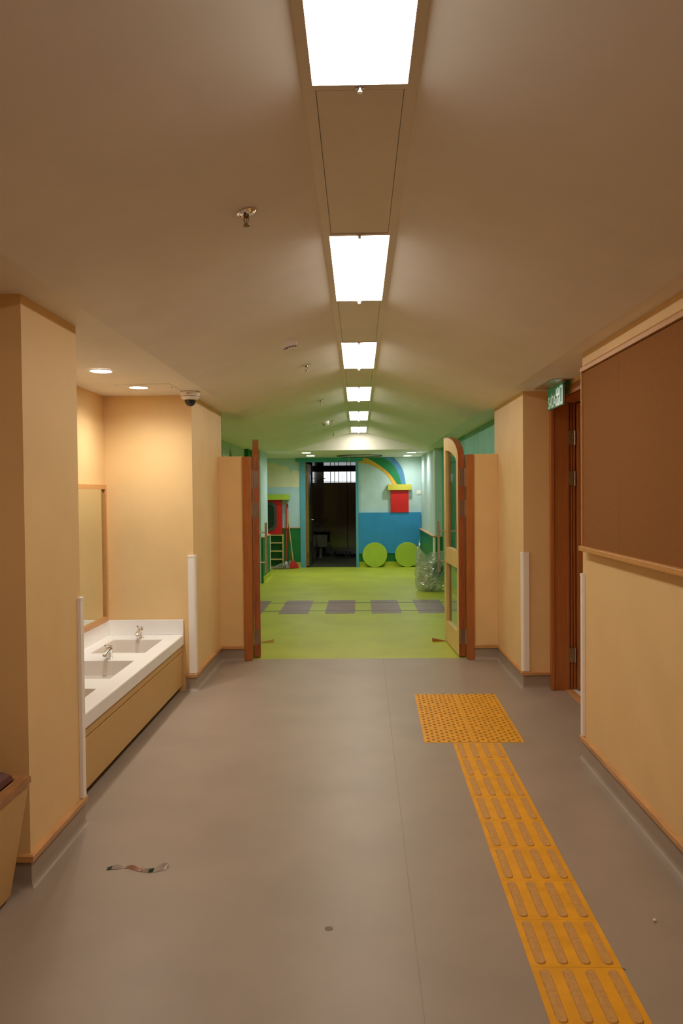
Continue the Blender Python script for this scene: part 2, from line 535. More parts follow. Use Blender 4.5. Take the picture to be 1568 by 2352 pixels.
# cloud
def arc(cx, cz, rx, rz, a0, a1, n=12):
    return [(cx + rx * math.cos(math.radians(a0 + (a1 - a0) * k / n)), cz + rz * math.sin(math.radians(a0 + (a1 - a0) * k / n))) for k in range(n + 1)]
cl = [(-2.85, 1.774), (-2.85, 2.2)] + arc(-2.45, 2.2, 0.25, 0.13, 170, 20) + arc(-1.955, 2.18, 0.23, 0.15, 165, 52) + arc(-1.655, 2.10, 0.15, 0.16, 118, 4) + arc(-1.40, 2.055, 0.095, 0.09, 168, 60) + [(-1.282, 2.125), (-1.282, 1.774)]
b = nb(); prism(b, cl, lambda a, z, t: (a, YE - 0.0025 - 0.0025 * t, z))
obj('painted_cloud', b, 'cloud', wend)
# rainbow: three stripes between four boundary curves
def cr(pts, n=8):
    out = []
    P = [pts[0]] + list(pts) + [pts[-1]]
    for i in range(1, len(P) - 2):
        p0, p1, p2, p3 = P[i - 1], P[i], P[i + 1], P[i + 2]
        for k in range(n):
            t = k / n
            out.append(tuple(0.5 * ((2 * p1[j]) + (-p0[j] + p2[j]) * t + (2 * p0[j] - 5 * p1[j] + 4 * p2[j] - p3[j]) * t * t + (-p0[j] + 3 * p1[j] - 3 * p2[j] + p3[j]) * t ** 3) for j in (0, 1)))
    out.append(tuple(pts[-1]))
    return out
c0 = cr([(-0.02, 2.300), (0.16, 2.275), (0.315, 2.225), (0.53, 2.10), (0.66, 1.97), (0.755, 1.80)])
c1 = cr([(0.08, 2.409), (0.16, 2.400), (0.26, 2.362), (0.47, 2.23), (0.69, 2.045), (0.86, 1.80)])
c2 = cr([(0.50, 2.41), (0.54, 2.393), (0.60, 2.365), (0.73, 2.275), (0.865, 2.09), (0.945, 1.80)])
c3 = cr([(0.77, 2.41), (0.785, 2.40), (0.83, 2.35), (0.915, 2.25), (0.99, 2.09), (1.045, 1.80)])
for up, lo, m in ((c1, c0, 'bowyellow'), (c2, c1, 'bowgreen'), (c3, c2, 'bowblue')):
    b = nb(); band(b, up, lo, lambda a, z, t: (a, YE - 0.002 - 0.003 * t, z))
    obj('rainbow_stripe', b, m, wend)
# left dado on the end wall
b = nb(); box(b, -2.85, -1.28, YE - 0.03, YE, 0.0, 0.865)
struct('wall_end', b, 'dgreen', 'deep green dado on the end wall behind the brooms')
b = nb(); box(b, -2.85, -1.28, YE - 0.045, YE, 0.865, 0.887, 0.004)
struct('trim_3', b, 'strip', 'wooden dado rail on the end wall behind the brooms')
b = nb(); box(b, 0.0, 1.37, YE - 0.02, YE, 0.0, 0.32)
struct('wall_end', b, 'dgreen', 'deep green strip on the end wall under the blue train body')
# turquoise door surround
b = nb(); box(b, -1.282, DX0, YE - 0.05, YE + 0.14, 0, 2.335); box(b, DX1, 0.0, YE - 0.05, YE + 0.14, 0, 2.335)
box(b, DX0, DX1, YE - 0.05, YE + 0.14, DZ, 2.335)
struct('trim_4', b, 'frameblue', 'turquoise frame around the dark end doorway')
b = nb(); box(b, -1.375, 0.105, YE - 0.06, YE, 2.335, 2.415)
struct('trim_5', b, 'bandteal', 'teal head board above the dark end doorway')

# ------------------------------------------------------------------ ceiling
b = nb()
prof = [(-2.3, ZS), (FL, ZS), (XL0, ZC), (XL0, ZC + 0.10), (FL, ZS + 0.14), (-2.3, ZS + 0.14)]
prism(b, prof, lambda x, z, t: (x, YB - 0.1 + t * (YG - YB + 0.1), z))
prof = [(2.9, ZS), (FR, ZS), (XR0, ZC), (XR0, ZC + 0.10), (FR, ZS + 0.14), (2.9, ZS + 0.14)]
prism(b, prof, lambda x, z, t: (x, YB - 0.1 + t * (YG - YB + 0.1), z))
box(b, XL0 - 0.02, XR0 + 0.02, YB - 0.1, YG, ZC + 0.085, ZC + 0.11)
ceil = struct('ceiling', b, 'white', 'white pitched corridor ceiling falling to both sides of the light strip')
b = nb()
box(b, -3.0, 1.75, YG, YG + 0.1, ZS - 0.006, ZC + 0.12)
struct('wall_gable', b, 'white', 'white gable face where the pitched ceiling stops')
b = nb(); box(b, -3.0, 1.75, YG + 0.1, YE + 0.15, ZS - 0.006, ZS + 0.12)
struct('ceiling', b, 'white', 'flat ceiling before the end wall with four downlights')
# side flanges of the light strip
FW_ = 0.0285
for x0, x1 in ((XL0, XL0 + FW_), (XR0 - FW_, XR0)):
    bxo('strip_flange', 'panelwhite', ceil, x0, x1, YB, YG, ZC - 0.001, ZC + 0.085)
LX0, LX1 = XL0 + FW_, XR0 - FW_
lamps = [(0.99, 2.19), (3.455, 4.605), (5.875, 7.065), (8.296, 9.50), (10.72, 11.975), (13.21, 14.32)]
names = ['long ceiling light panel nearest, cut by the top of the picture', 'second ceiling light panel, between the sprinkler and the smoke detector',
         'third ceiling light panel, level with the smoke detector', 'fourth ceiling light panel, before the double doors end wall',
         'fifth ceiling light panel, small and far down the strip', 'farthest ceiling light panel, touching the white gable']
names[3] = 'fourth ceiling light panel from the viewer, smaller than the third'
prev = YB
for (y0, y1), lb in zip(lamps, names):
    # blank panel before this lamp
    bxo('ceiling_panel', 'panelwhite', ceil, LX0 + 0.0085, LX1 - 0.0085, prev + 0.034, y0 - 0.031, ZC + 0.002, ZC + 0.011)
    bxo('strip_backing', 'panelwhite', ceil, LX0, LX1, prev + 0.0265, y0 - 0.0265, ZC + 0.0115, ZC + 0.02)
    for xa, xb in ((LX0, LX0 + 0.0065), (LX1 - 0.0065, LX1)):
        bxo('strip_flange', 'panelwhite', ceil, xa, xb, prev + 0.0265, y0 - 0.0265, ZC - 0.001, ZC + 0.0112)
    prev = y1
    t = thing('ceiling_light', lb, 'ceiling light', ((LX0 + LX1) / 2, (y0 + y1) / 2, ZC + 0.08), 'light panels along the ceiling strip')
    b = nb()
    box(b, LX0, LX1, y0 - 0.026, y0, ZC - 0.001, ZC + 0.06)
    box(b, LX0, LX1, y1, y1 + 0.026, ZC - 0.001, ZC + 0.06)
    box(b, LX0, LX1, y0 - 0.026, y1 + 0.026, ZC + 0.06, ZC + 0.084)
    obj('frame', b, 'panelwhite', t)
    bxo('diffuser', 'panelglow', t, LX0 + 0.0005, LX1 - 0.0005, y0 + 0.0005, y1 - 0.0005, ZC - 0.0006, ZC + 0.006)
    for y in (y0 - 0.012, y1 + 0.014):
        b = nb()
        xm = (LX0 + LX1) / 2
        lathe(b, [(0.0055, ZC + 0.0), (0.0055, ZC - 0.004), (0.0075, ZC - 0.006), (0.0075, ZC - 0.016), (0.0, ZC - 0.018)], (xm, y, 0), 10)
        box(b, xm - 0.013, xm + 0.013, y - 0.002, y + 0.002, ZC - 0.005, ZC - 0.0005)
        obj('latch', b, 'chrome', t, True)

# ------------------------------------------------------------------ skirting (vinyl upstand + wooden strip)
cove = [(0.0, 0.118), (0.005, 0.118), (0.005, 0.038), (0.007, 0.025), (0.012, 0.014), (0.021, 0.006), (0.034, 0.0018), (0.048, 0.0003), (0.0, 0.0002)]
stripp = [(0.0, 0.116), (0.017, 0.116), (0.018, 0.140), (0.013, 0.146), (0.0, 0.146)]
segs = [('left', [(-1.95, 2.6), (-1.95, 3.17), (XLW, 3.17), (XLW, 3.79), (-1.43, 3.79)], 1),
        ('left', [(-1.425, 6.42), (XLW, 6.42), (XLW, 7.60), (-1.114, 7.60)], 1),
        ('right', [(XRW, YB), (XRW, 4.74), (1.50, 4.74)], -1),
        ('right', [(1.545, 6.44), (XRW, 6.44), (XRW, 7.60), (1.101, 7.60)], -1)]
k = 6
desc = ['left near pier', 'left pier beside the basins', 'right wall under the board', 'right pier beside the side door']
for (sd, path, side), dn in zip(segs, desc):
    b = nb(); sweep(b, path, cove, side)
    struct('baseboard_' + sd, b, 'floor', 'grey coved vinyl skirting along the ' + dn, smooth=True)
    b = nb(); sweep(b, path, stripp, side)
    struct('trim_%d' % k, b, 'strip', 'thin wooden strip capping the skirting along the ' + dn)
    k += 1
for sd, path, side, lb in (('far_left', [(-2.0, 7.85), (-2.0, 13.88)], 1, 'lime green skirting along the far left wall'),
                      ('far_left', [(-1.738, 14.3), (-1.738, 15.43), (-2.8, 15.43)], 1, 'lime green skirting around the left aqua pier'),
                      ('end', [(-2.84, YE - 0.03), (-1.284, YE - 0.03)], 1, 'lime green skirting under the deep green dado'),
                      ('end', [(0.004, YE - 0.02), (1.34, YE - 0.02)], 1, 'lime green skirting behind the train wheels'),
                      ('far_right', [(1.5, 7.85), (1.5, 14.22), (1.345, 14.22), (1.345, YE - 0.02)], -1, 'lime green skirting along the far right wall')):
    b = nb(); sweep(b, path, cove, side)
    struct('baseboard_' + sd, b, 'gcove', lb, smooth=True)

# ------------------------------------------------------------------ double door jambs
b = nb(); box(b, -1.114, -1.040, 7.585, 7.75, 0, 1.974, 0.004)
struct('trim_20', b, 'jamb', 'red brown wooden jamb left of the double doors')
b = nb(); box(b, 1.036, 1.102, 7.585, 7.75, 0, 1.974, 0.004)
struct('trim_21', b, 'jamb', 'red brown wooden jamb right of the double doors')

def hinge(parent, x, y, z0, z1, xp0, xp1):
    """butt hinge: leaf plate on the door edge plus knuckle"""
    h = bxo('hinge', 'brass', parent, xp0, xp1, y - 0.0025, y, z0, z1)
    b = nb(); tube(b, [(x, y - 0.008, z0 - 0.004), (x, y - 0.008, z1 + 0.004)], 0.0065, 10)
    obj('hinge_pin', b, 'steel', h, True)
    return h

def door_leaf(name, lb, hx, hy, ang, th, handed):
    """handed=+1: right leaf (hinge on right, leaf body to the left of hinge line when looking in +y)"""
    L_ = 0.905
    r = thing(name, lb, 'door', (hx, hy, 0))
    del r['category']
    r['kind'] = 'structure'
    ca, sa = math.cos(ang), math.sin(ang)
    z0 = 0.012
    def P(s, n, z):
        # s along the leaf away from hinge, n through thickness towards the opening
        dx, dy = -sa * handed, ca
        nx, ny = -ca * handed, -sa
        return (hx + dx * s + nx * n, hy + dy * s + ny * n, z)
    def top(s):
        q = min(1, max(0, (L_ - s) / L_))
        return 1.93 + 0.265 * math.sqrt(max(0, 1 - q * q))
    N_ = 60
    ss = [L_ * (1 - math.cos(PI / 2 * i / N_)) for i in range(N_ + 1)]
    st, rail_lo, rail_mid0, rail_mid1, rb = 0.115, 0.235, 0.865, 1.03, 0.10
    sw0, sw1 = st, L_ - 0.12
    def bar(bm, s0, s1, lo, hi, n=1):
        pts = [s0 + (s1 - s0) * i / n for i in range(n + 1)]
        up = [(s, hi(s)) for s in pts]
        dn = [(s, lo(s)) for s in pts]
        band(bm, up, dn, lambda s, z, t: P(s, th * t, z))
    wtop = lambda s: top(s) - 0.135 if s > 0.02 else 1.93
    b = nb()
    bar(b, 0.004, sw0, lambda s: z0, top, 6)
    bar(b, sw1, L_, lambda s: z0, top, 4)
    bar(b, sw0, sw1, lambda s: z0, lambda s: rail_lo)
    bar(b, sw0, sw1, lambda s: rail_mid0, lambda s: rail_mid1)
    bar(b, sw0, sw1, lambda s: top(s) - 0.135, top, 16)
    obj('leaf_frame', b, 'maple', r)
    # lipping on the hinge edge and the arched top
    b = nb()
    band(b, [(-0.001, z0), (-0.001, 1.934)], [(0.006, z0), (0.006, top(0.006) + 0.004)], lambda s, z, t: P(s, -0.0005 + (th + 0.001) * t, z))
    up = [(s, top(s) + 0.006) for s in ss]
    dn = [(s, top(s) - 0.004) for s in ss]
    band(b, up, dn, lambda s, z, t: P(s, -0.0005 + (th + 0.001) * t, z))
    obj('edge_lipping', b, 'edge', r)
    # glass, upper and lower
    b = nb()
    pts = [sw0 + (sw1 - sw0) * i / 16 for i in range(17)]
    band(b, [(s, top(s) - 0.135) for s in pts], [(s, rail_mid1) for s in pts], lambda s, z, t: P(s, th * (0.45 + 0.1 * t), z))
    obj('glass_pane', b, 'glass', r)
    b = nb()
    band(b, [(sw0, rail_mid0), (sw1, rail_mid0)], [(sw0, rail_lo), (sw1, rail_lo)], lambda s, z, t: P(s, th * (0.45 + 0.1 * t), z))
    obj('glass_pane', b, 'glass', r)
    # glazing beads in darker wood
    b = nb()
    for (s0, s1) in ((sw0, sw0 + 0.008), (sw1 - 0.008, sw1)):
        for lo, hi in ((rail_lo, rail_mid0), (rail_mid1, None)):
            band(b, [(s0, hi or top(s0) - 0.135), (s1, hi or top(s1) - 0.135)], [(s0, lo), (s1, lo)], lambda s, z, t: P(s, th * (0.1 + 0.3 * t), z))
    obj('glazing_bead', b, 'edge', r)
    # pull handles on both faces
    for n0, n1 in ((th, th + 0.070), (0.0, -0.070)):
        hd = nb()
        tube(hd, [P(L_ - 0.06, n1, 0.755), P(L_ - 0.06, n1, 1.300)], 0.0135, 14)
        h = obj('pull_handle', hd, 'steel', r, True)
        for z in (0.87, 1.195):
            sb = nb(); tube(sb, [P(L_ - 0.06, n0, z), P(L_ - 0.06, n0 + (n1 - n0) * 0.12, z), P(L_ - 0.06, n0 + (n1 - n0) * 0.13, z), P(L_ - 0.06, n1, z)], [0.013, 0.013, 0.008, 0.008], 12)
            obj('handle_post', sb, 'steel', h, True)
    # hinges
    for a, c in ((1.67, 1.84), (1.375, 1.53), (0.135, 0.275)):
        hb = nb()
        band(hb, [(-0.0015, c), (-0.0005, c)], [(-0.0015, a), (-0.0005, a)], lambda s, z, t: P(s, 0.006 + (th - 0.02) * t, z))
        hh = obj('hinge', hb, 'brass', r)
        kb = nb(); tube(kb, [P(-0.010, -0.006, a - 0.004), P(-0.010, -0.006, c + 0.004)], 0.0065, 10)
        tube(kb, [P(-0.006, th - 0.012, a), P(-0.006, th - 0.012, c)], 0.003, 8)
        obj('hinge_pin', kb, 'steel', hh, True)
    return r, P
TH = 0.060
rr, PR = door_leaf('door_2', 'right arched maple door leaf with two glass panes, standing open', 1.028, 7.700, math.radians(2.6), TH, 1)
ll, PL = door_leaf('door_1', 'left arched door leaf seen edge on, standing open', -1.0325, 7.715, math.radians(-7.2), TH, -1)

def wedge(name, lb, p, d, m):
    b = nb()
    prism(b, [(0, 0), (0.14, 0), (0.14, 0.035), (0, 0.004)], lambda a, z, t: (p[0] + d * a, p[1] + 0.035 * t, z + 0.001))
    o = obj(name, b, m)
    o['label'] = lb
    o['category'] = 'door wedge'
    return o
wedge('door_wedge', 'brown wooden wedge on the green floor at the right door leaf', (0.925, 8.54), -1, 'jamb')
wedge('door_wedge', 'pale wooden wedge on the green floor at the left door leaf', (-1.075, 8.53), 1, 'polewood')

# ------------------------------------------------------------------ side door on the right
YD0, YD1 = 4.86, 6.44
b = nb()
box(b, 1.545, 1.572, YD1 - 0.055, YD1 - 0.001, 0, 2.385, 0.003)                 # architrave edge
box(b, 1.560, 1.690, YD1 - 0.040, YD1 + 0.05, 0, 2.33)
box(b, 1.690, 1.700, YD1 - 0.030, YD1 + 0.05, 0, 2.33)
box(b, 1.708, 1.722, YD1 - 0.030, YD1 + 0.05, 0, 2.33)
box(b, 1.700, 1.760, YD1 - 0.012, YD1 + 0.05, 0, 2.33)
box(b, 1.730, 1.745, YD1 - 0.030, YD1 + 0.05, 0, 2.33)
box(b, 1.545, 1.572, YD0, YD1 - 0.055, 2.318, 2.385, 0.003)
box(b, 1.560, 1.745, YD0, YD1 - 0.04, 2.318, 2.36)
box(b, 1.560, 1.745, YD0, YD0 + 0.04, 0, 2.33)
d3 = struct('door_3', b, 'jamb', 'red brown timber side door frame on the right below the exit sign')
bxo('threshold', 'strip', d3, 1.660, 1.720, YD0 + 0.04, YD1 - 0.03, 0.0, 0.006)
lf = bxo('door_leaf', 'jamb', d3, 1.752, 2.60, YD1 - 0.085, YD1 - 0.035, 0.012, 2.31, bev=0.002)
for z0, z1 in ((1.982, 2.092), (1.656, 1.768), (0.228, 0.345)):
    h = bxo('hinge', 'brass', d3, 1.690, 1.728, YD1 - 0.0445, YD1 - 0.0405, z0, z1)
    b = nb(); tube(b, [(1.737, YD1 - 0.052, z0 - 0.003), (1.737, YD1 - 0.052, z1 + 0.003)], 0.007, 10)
    obj('hinge_pin', b, 'steel', h, True)
    b = nb()
    for i in range(4):
        z = z0 + 0.012 + i * (z1 - z0 - 0.024) / 3
        xx = 1.702 + (0.008 if i % 2 else -0.002)
        tube(b, [(xx, YD1 - 0.0465, z), (xx, YD1 - 0.044, z)], 0.0035, 8)
    obj('hinge_screw', b, 'darkmetal', h)
# room behind the side door
b = nb(); box(b, 1.722, 2.85, YD0, YD1 + 0.5, 0.0, 0.004)
struct('floor', b, 'plastic', 'pale floor inside the right side room')
b = nb(); box(b, 2.8, 2.9, 4.5, 7.2, 0, 2.5); box(b, 1.76, 2.9, 7.0, 7.1, 0, 2.5); box(b, 1.56, 2.9, 4.5, 4.86, 0, 2.5)
struct('wall_side_room', b, 'wall', 'apricot wall inside the right side room')

# ------------------------------------------------------------------ corner guards
def guard(cx, cy, sx, sy, lb):
    """rounded vinyl guard wrapped on an outside corner at (cx, cy); sx, sy point away from the wall mass"""
    t = thing('corner_guard', lb, 'corner guard', (cx, cy, 0.147), 'vinyl corner guards')
    def prof(w, th, z0, z1):
        b = nb()
        pts = [(-w, 0.001), (-w + 0.004, th), (-0.004, th)]
        r = th + 0.004
        for k in range(1, 6):
            a = PI / 2 - k * PI / 12
            pts.append((-0.004 + r * math.cos(a), -0.004 + r * math.sin(a)))
        pts += [(th, -0.004), (th, -w + 0.004), (0.001, -w), (0.001, 0.001)]
        prism(b, pts, lambda p, q, tt: (cx + sx * p, cy + sy * q, z0 + (z1 - z0) * tt))
        return b
    obj('guard_body', prof(0.046, 0.016, 0.149, 1.100), 'guard', t, True)
    obj('end_cap', prof(0.048, 0.018, 1.100, 1.116), 'guard', t, True)
    return t
guard(XLW, 3.79, 1, 1, 'tall white corner guard on the near left pier, beside the washbasins')
guard(XLW, 6.42, 1, -1, 'white corner guard on the left pier past the basins, under the dome camera')
guard(XRW, 6.44, -1, -1, 'white corner guard on the right pier left of the side door')
guard(XRW, 4.74, -1, 1, 'narrow white corner guard at the end of the right wall below the board')
guard(1.345, 14.22, -1, -1, 'small pale corner guard on the far right pier behind the rubbish bag')
bpy.data.objects['corner_guard.004'].scale = (0.7, 0.7, 0.715)
guard(-1.738, 15.43, 1, 1, 'small pale corner guard on the left aqua pier dado before the ladder rack')
bpy.data.objects['corner_guard.005'].scale = (0.7, 0.7, 0.69)

# ------------------------------------------------------------------ brown pin board
BX = 1.305
t = thing('pin_board', 'large brown fabric pin board with thin pale wood frame on the right wall', 'pin board', (BX, 2.0, 1.27))
by0, by1, bz0, bz1 = -1.2, 4.64, 1.272, 2.305
ws = [by0, 0.3, 1.55, 2.78, 4.01, by1]
for a, c in zip(ws, ws[1:]):
    bxo('fabric_panel', 'board', t, BX + 0.004, XRW - 0.001, a + 0.0008, c - 0.0008, bz0 + 0.015, bz1 - 0.012)
b = nb(); box(b, BX - 0.022, XRW - 0.001, by0, by1 + 0.012, bz0 - 0.014, bz0 + 0.016, 0.005)
obj('frame_ledge', b, 'beech', t)
b = nb(); prism(b, [(XRW - 0.001, bz1 + 0.043), (XRW - 0.001, bz1 - 0.008), (BX - 0.010, bz1 - 0.008), (BX - 0.010, bz1 + 0.014)], lambda x, z, t_: (x, by0 + (by1 + 0.012 - by0) * t_, z)); box(b, BX - 0.006, XRW - 0.001, by1, by1 + 0.012, bz0, bz1, 0.003)
obj('frame_rail', b, 'beech', t)

# ------------------------------------------------------------------ vanity with basins
CT = 0.47
VF = -1.437
t = thing('vanity_unit', 'low maple washbasin cabinet under the white counter in the left alcove', 'cabinet', (-1.75, 5.1, 0.04))
bxo('carcass', 'ply', t, -2.05, VF - 0.045, 3.80, 6.405, 0.06, 0.30)
bxo('front_rail', 'ply', t, VF - 0.045, VF - 0.014, 3.80, 6.41, 0.333, 0.3855)
bxo('rail_groove', 'strip', t, VF - 0.046, VF - 0.022, 3.80, 6.405, 0.3242, 0.3328)
bxo('front_panel', 'ply', t, VF - 0.045, VF - 0.012, 3.80, 6.41, 0.055, 0.324, bev=0.003)
bxo('plinth', 'groove', t, -2.05, VF - 0.075, 3.82, 6.40, 0.0, 0.06)

basins = [(4.06, 4.60), (4.85, 5.39), (5.645, 6.185)]
bx0, bx1 = -1.945, -1.552
t = thing('washbasin_counter', 'long white counter with sunken square basins and upstand in the alcove', 'counter', (-1.75, 5.1, 0.386))
# slab with rectangular holes
b = nb()
ys = [3.80] + [v for p in basins for v in p] + [6.412]
box(b, -2.065, bx0, 3.80, 6.412, 0.386, CT)
prism(b, [(bx1, 0.386), (bx1, CT), (VF - 0.009, CT), (VF - 0.003, CT - 0.003), (VF, CT - 0.009), (VF, 0.390), (VF - 0.004, 0.386)], lambda x, z, t_: (x, 3.80 + 2.612 * t_, z))
for a, c in zip(ys[0::2], ys[1::2]):
    box(b, bx0, bx1, a, c, 0.386, CT)
obj('slab', b, 'counter', t)
for a, c in basins:
    # bowl with sloping sides and round corners
    b = nb()
    def rr_(x0, x1, y0, y1, r, z, n=5):
        o = []
        for cx, cy, a0 in ((x1 - r, y1 - r, 0), (x0 + r, y1 - r, PI / 2), (x0 + r, y0 + r, PI), (x1 - r, y0 + r, 3 * PI / 2)):
            for k in range(n + 1):
                an = a0 + PI / 2 * k / n
                o.append(b.verts.new((cx + r * math.cos(an), cy + r * math.sin(an), z)))
        return o
    R0 = rr_(bx0, bx1, a, c, 0.0006, CT - 0.001)
    R1 = rr_(bx0 + 0.002, bx1 - 0.002, a + 0.002, c - 0.002, 0.02, CT - 0.006)
    R2 = rr_(bx0 + 0.008, bx1 - 0.008, a + 0.008, c - 0.008, 0.03, CT - 0.10)
    R3 = rr_(bx0 + 0.04, bx1 - 0.04, a + 0.04, c - 0.04, 0.03, CT - 0.125)
    for p, q in ((R0, R1), (R1, R2), (R2, R3)):
        for i in range(len(p)):
            j = (i + 1) % len(p)
            b.faces.new((p[i], p[j], q[j], q[i]))
    b.faces.new(R3)
    bo = obj('basin', b, 'basin', t, True)
    b = nb(); lathe(b, [(0.025, CT - 0.1245), (0.024, CT - 0.121), (0.010, CT - 0.122), (0.0, CT - 0.124)], ((bx0 + bx1) / 2, (a + c) / 2, 0), 16)
    obj('drain', b, 'chrome', bo, True)
b = nb(); box(b, -2.068, -2.045, 3.80, 6.415, CT, 0.592, 0.003); box(b, -2.045, VF, 6.392, 6.415, CT, 0.592, 0.003)
obj('backsplash', b, 'counter', t)

def make_tap(x, y, lb):
    t = thing('basin_tap', lb, 'tap', (x, y, CT + 0.0005), 'chrome taps on the white counter')
    b = nb()
    lathe(b, [(0.027, 0.0), (0.027, 0.004), (0.0235, 0.008), (0.022, 0.03), (0.023, 0.062), (0.024, 0.07), (0.02, 0.078), (0.0, 0.080)], (x, y, CT + 0.0005), 20)
    obj('tap_body', b, 'chrome', t, True)
    b = nb()
    z = CT
    tube(b, [(x, y - 0.008, z + 0.058), (x, y - 0.035, z + 0.060), (x, y - 0.07, z + 0.055), (x, y - 0.095, z + 0.046), (x, y - 0.102, z + 0.036)], [0.017, 0.0165, 0.015, 0.0145, 0.0145], 14)
    obj('spout', b, 'chrome', t, True)
    b = nb()
    box(b, x - 0.02, x + 0.02, y - 0.018, y + 0.022, z + 0.0805, z + 0.089, 0.003)
    tube(b, [(x, y - 0.012, z + 0.085), (x, y - 0.05, z + 0.094), (x, y - 0.085, z + 0.107)], [0.010, 0.007, 0.0065], 10)
    obj('lever', b, 'chrome', t, True)
    return t
tp = make_tap(-1.750, 6.255, 'far chrome basin tap, closest to the alcove end upstand')
dup(tp, (-1.750, 5.462, CT + 0.0005), 'near chrome basin tap, between the two visible basins', 'chrome taps on the white counter')

# mirror
t = thing('wall_mirror', 'wide mirror in an orange wood frame on the left alcove wall', 'mirror', (-2.068, 5.1, 0.6))
bxo('mirror_glass', 'mirror', t, -2.066, -2.052, 3.90, 6.315, 0.63, 1.66)
b = nb()
for a in ((3.85, 6.352, 1.66, 1.695), (3.85, 6.352, 0.597, 0.632), (6.317, 6.352, 0.632, 1.66), (3.85, 3.885, 0.632, 1.66)):
    box(b, -2.068, -2.035, *a)
obj('mirror_frame', b, 'beech', t)

# ------------------------------------------------------------------ downlights
def downlight(x, y, z, r, lb, grp, w, col, ang):
    t = thing('downlight', lb, 'downlight', (x, y, z), grp)
    b = nb(); lathe(b, [(r - 0.003, -0.002), (r + 0.014, -0.0015), (r + 0.016, -0.004), (r - 0.003, -0.0065), (r - 0.003, -0.002)], (x, y, z), 32)
    obj('trim_ring', b, 'plastic', t, True)
    b = nb(); lathe(b, [(r - 0.002, -0.0012), (r - 0.002, -0.0045), (0.0, -0.0045)], (x, y, z), 32)
    obj('lens', b, 'downglow', t)
    ld = bpy.data.lights.new('downlight_beam', 'SPOT')
    ld.energy = w
    ld.color = col
    ld.spot_size = ang
    ld.spot_blend = 1.0
    ld.shadow_soft_size = 0.05
    lo = bpy.data.objects.new('downlight_beam', ld)
    C.objects.link(lo)
    lo.parent = t
    lo.location = (0, 0, -0.012)
    return t
downlight(-1.663, 5.115, ZS, 0.072, 'near round downlight over the washbasins', 'downlights in the basin alcove', DOWN_W, DOWN_COL, math.radians(156))
downlight(-1.640, 5.910, ZS, 0.070, 'far round downlight over the washbasins, by the hatch', 'downlights in the basin alcove', DOWN_W, DOWN_COL, math.radians(156))
for x, y, lb in ((-0.998, 15.26, 'front left downlight of four near the end wall'), (-0.990, 16.45, 'back left downlight of four near the end wall'),
                 (1.048, 15.58, 'front right downlight of four near the end wall'), (1.050, 16.88, 'back right downlight of four near the end wall')):
    downlight(x, y, ZS - 0.006, 0.090, lb, 'downlights before the end wall', FAR_DOWN_W, FAR_DOWN_COL, math.radians(172))

# access hatch in the alcove ceiling
t = thing('access_hatch', 'square flush ceiling access hatch beside the far alcove downlight', 'hatch', (-1.57, 5.96, ZS))
hx0, hx1, hy0, hy1 = -1.775, -1.372, 5.76, 6.18
bxo('hatch_gap', 'seam', t, hx0 - 0.003, hx1 + 0.003, hy0 - 0.003, hy1 + 0.003, ZS - 0.0006, ZS + 0.001)
b = nb(); box(b, hx0, hx1, hy0, hy1, ZS - 0.0012, ZS - 0.0005)
obj('hatch_panel', b, 'white', t)
b = nb(); lathe(b, [(0.006, -0.001), (0.006, -0.003), (0.0, -0.003)], (hx1 - 0.03, 5.96, ZS), 10)
obj('hatch_lock', b, 'darkmetal', t)

# ------------------------------------------------------------------ dome camera
cx, cy = -1.318, 6.22
t = thing('dome_camera', 'white and black dome security camera under the left soffit corner', 'camera', (cx, cy, ZS))
b = nb(); lathe(b, [(0.072, 0.0), (0.078, -0.003), (0.080, -0.006), (0.074, -0.030), (0.072, -0.0365), (0.0, -0.0365)], (cx, cy, ZS), 36)
obj('mount_base', b, 'plastic', t, True)
b = nb(); lathe(b, [(0.0735, -0.0360), (0.0735, -0.0385), (0.0, -0.0385)], (cx, cy, ZS), 36)
obj('seam_ring', b, 'redline', t, True)
b = nb(); lathe(b, [(0.0725, -0.0385), (0.0715, -0.046), (0.062, -0.058), (0.050, -0.064), (0.0, -0.064)], (cx, cy, ZS), 36)
obj('cover_shell', b, 'plastic', t, True)
b = nb(); lathe(b, [(0.046, -0.060)] + [(0.043 * math.cos(a), -0.072 - 0.043 * math.sin(a)) for a in [kk * PI / 18 for kk in range(0, 9)]] + [(0.0, -0.115)], (cx, cy, ZS), 28)
obj('dome', b, 'dark', t, True)
bxo('name_strip', 'darkmetal', t, cx - 0.012, cx + 0.014, cy - 0.0775, cy - 0.074, ZS - 0.021, ZS - 0.018)

